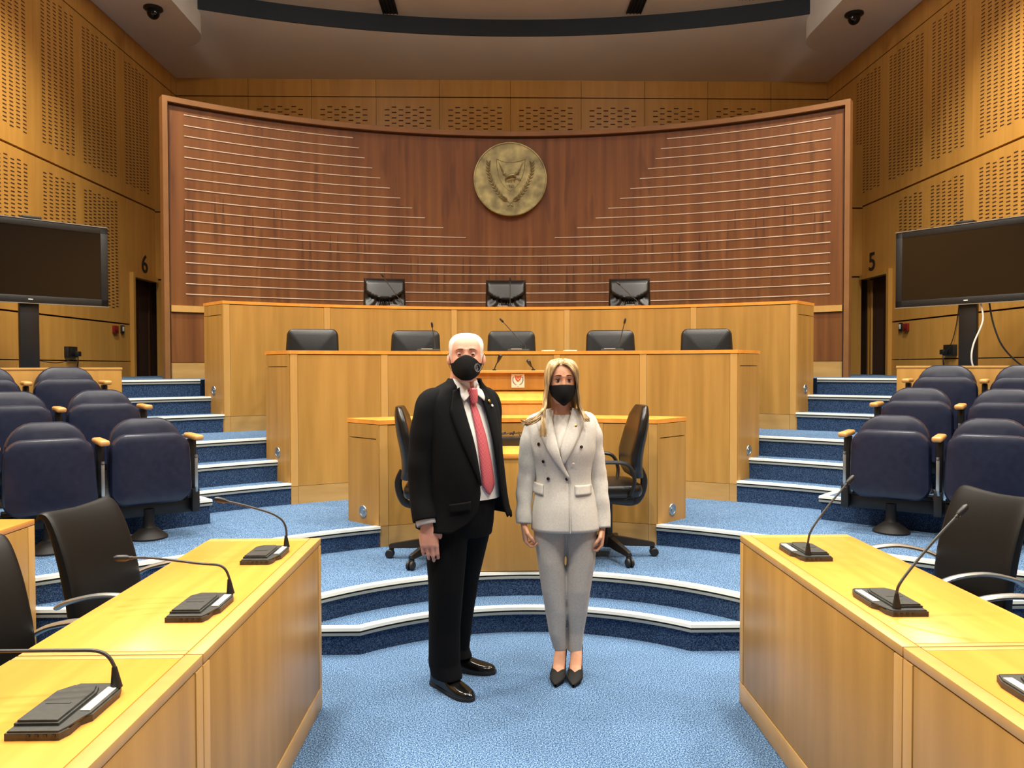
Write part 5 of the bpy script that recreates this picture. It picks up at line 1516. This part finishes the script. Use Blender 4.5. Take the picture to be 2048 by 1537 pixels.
# clothes
wt = Torso([(.755, .010, .0, .166, .132), (.80, .008, .0, .164, .130), (.87, .006, .0, .158, .122), (.95, .003, .0, .142, .106), (1.01, 0, .0, .130, .096), (1.08, -.002, -.002, .134, .100), (1.16, -.004, -.004, .153, .112), (1.215, -.006, .002, .160, .108), (1.265, -.008, .010, .168, .096), (1.305, -.010, .015, .168, .082), (1.335, -.011, .017, .150, .070), (1.355, -.012, .018, .105, .060), (1.372, -.012, .016, .066, .054)], 2.3)
bm = NB(); wt.shell(bm, .98, 1.345, 40, 30, -.010); obj('top', bm, MT['ivory'], wom)
edges = [(.755, .022, .022), (1.03, .018, .018), (1.115, -.016, -.010), (1.23, -.046, .018), (1.32, -.062, .036), (1.37, -.052, .030)]
bm = NB(); zs = [.765 + (1.365 - .765) * i / 40 for i in range(41)]
wt.open_shell(bm, zs, edges, 72, .003); wrinkle(bm, .006, (9, 9, 5), 4)
jw = solid(obj('jacket', bm, MT['grey_suit'], wom), .005, 1)
sleeve([(-.085, .016, 1.312), (-.130, .018, 1.303), (-.160, .02, 1.215), (-.186, .02, 1.03), (-.200, -.008, .90), (-.206, -.034, .796)], [.040, .053, .057, .048, .043, .039], 'sleeve', MT['grey_suit'], jw, .009, 7, (10, 10, 14))
sleeve([(.065, .016, 1.312), (.112, .018, 1.303), (.146, .02, 1.215), (.174, .02, 1.03), (.190, -.008, .90), (.195, -.034, .772)], [.040, .053, .057, .048, .043, .040], 'sleeve', MT['grey_suit'], jw, .009, 9, (10, 10, 14))
def wx(px, y): return ((px - 990) / 1538 * 3.79 - .17 - .178, 1.59 + (733 - y) / 1538 * 3.79)
def wl(l): return [wx(*p) for p in l]
for A, Bq, o0 in (([(1148, 818), (1138, 850), (1122, 895), (1126, 927)], [(1160, 822), (1170, 845), (1152, 888), (1128, 928)], .010), ([(1105, 818), (1107, 850), (1120, 912), (1139, 958)], [(1090, 825), (1075, 848), (1094, 900), (1137, 960)], .014)):
    bm = NB(); wt.strip(bm, wl(A), wl(Bq), o0, o0 + .002, 6, 5, .004); solid(obj('lapel', bm, MT['grey_suit'], jw), .004, 1)
for A, Bq in (([(1066, 970), (1066, 992)], [(1088, 972), (1087, 994)]), ([(1150, 973), (1151, 994)], [(1185, 974), (1185, 993)])):
    bm = NB(); wt.strip(bm, wl(A), wl(Bq), .010, .010, 6, 4); solid(obj('pocket_flap', bm, MT['grey_suit'], jw), .004, 1)
for x, y in ((1078, 890), (1163, 895), (1087, 925), (1097, 960), (1134, 960)): pin(wt, *wx(x, y), .0085, MT['button'], 'button', jw, .012)
pin(wt, *wx(1147, 929), .007, MT['ivory'], 'button', jw, .010); pin(wt, *wx(1153, 853), .0075, MT['gold'], 'lapel_pin', jw, .018)
bm = NB(); pts = [wt.front(.021, z, .009) for z in [.768 + .26 * i / 20 for i in range(21)]]; tube(bm, pts, .0022, 6); obj('front_edge', bm, MT['grey_suit'], jw)
bm = NB()
loft(bm, [ell(.006, 0, .95, .128, .095, 28), ell(.008, 0, .86, .150, .112, 28), ell(.010, .003, .80, .152, .110, 28)])
legs(bm, [[(-.068, .0, .84, .086, .100), (-.070, .0, .72, .082, .092), (-.062, -.002, .60, .072, .080), (-.050, .0, .45, .060, .066), (-.040, .018, .34, .056, .062), (-.026, .035, .22, .045, .052), (-.018, .042, .125, .034, .042)],
          [(.086, .0, .84, .086, .100), (.088, .0, .72, .082, .092), (.084, -.002, .60, .072, .080), (.076, .0, .45, .060, .066), (.074, .018, .34, .056, .062), (.068, .035, .22, .045, .052), (.064, .042, .118, .035, .042)]])
for v in bm.verts:
    if v.co.z < .50: v.co += Vector((0, 0, 0))
wrinkle(bm, .012, (10, 10, 24), 6)
tr = remeshed('trousers', bm, .005, MT['grey_trouser'], wom, 3)
def pump(T, parent):
    def so(y): return lin([(-.135, .004), (-.06, .006), (-.02, .026), (.05, .072), (.10, .086)], y)[0]
    def hw(y): return crv([(-.140, .004), (-.125, .013), (-.10, .026), (-.07, .036), (-.04, .037), (.0, .031), (.05, .029), (.085, .027), (.10, .016), (.104, .006)], y)[0]
    def sh_(y): return lin([(-.14, .02), (-.06, .034), (-.03, .026), (.02, .030), (.06, .05), (.104, .062)], y)[0]
    bm = NB(); rows = []
    for i in range(37):
        y = .104 - .243 * i / 36; w_ = hw(y); z0 = so(y); h = sh_(y)
        rows.append([T @ Vector((w_ * math.copysign(min(1, abs(c)) ** .6, c), y, z0 + h * max(0, 1 - math.sqrt(max(0, 1 - c * c)) ** .45) if abs(c) > .55 else z0)) for c in [-1 + 2 * j / 16 for j in range(17)]])
    loft(bm, rows, closed=False)
    rows = []
    for i in range(19):     # vamp with a V throat
        y0 = -.139 + .10 * i / 18
        r = []
        for j in range(17):
            c = -1 + 2 * j / 16
            yl = -.139 + (.078 + .030 * abs(c)) * i / 18
            w_ = hw(yl) + .001; hh = lin([(-.139, .012), (-.10, .026), (-.06, .042), (-.03, .052)], yl)[0]
            r.append(T @ Vector((w_ * c, yl, so(yl) + hh * math.sqrt(max(0, 1 - c * c)) ** .8 + .012 * (1 - math.sqrt(max(0, 1 - c * c))))))
        rows.append(r)
    loft(bm, rows, closed=False)
    s_ = solid(obj('shoe', bm, MT['suede'], parent), .002, 1)
    bm = NB(); tube(bm, [T @ Vector(p) for p in ((0, .078, .082), (0, .092, .04), (0, .094, .0))], [.016, .008, .005], 10, k=3); obj('heel', bm, MT['suede'], s_)
for T in FT: pump(T, wom)
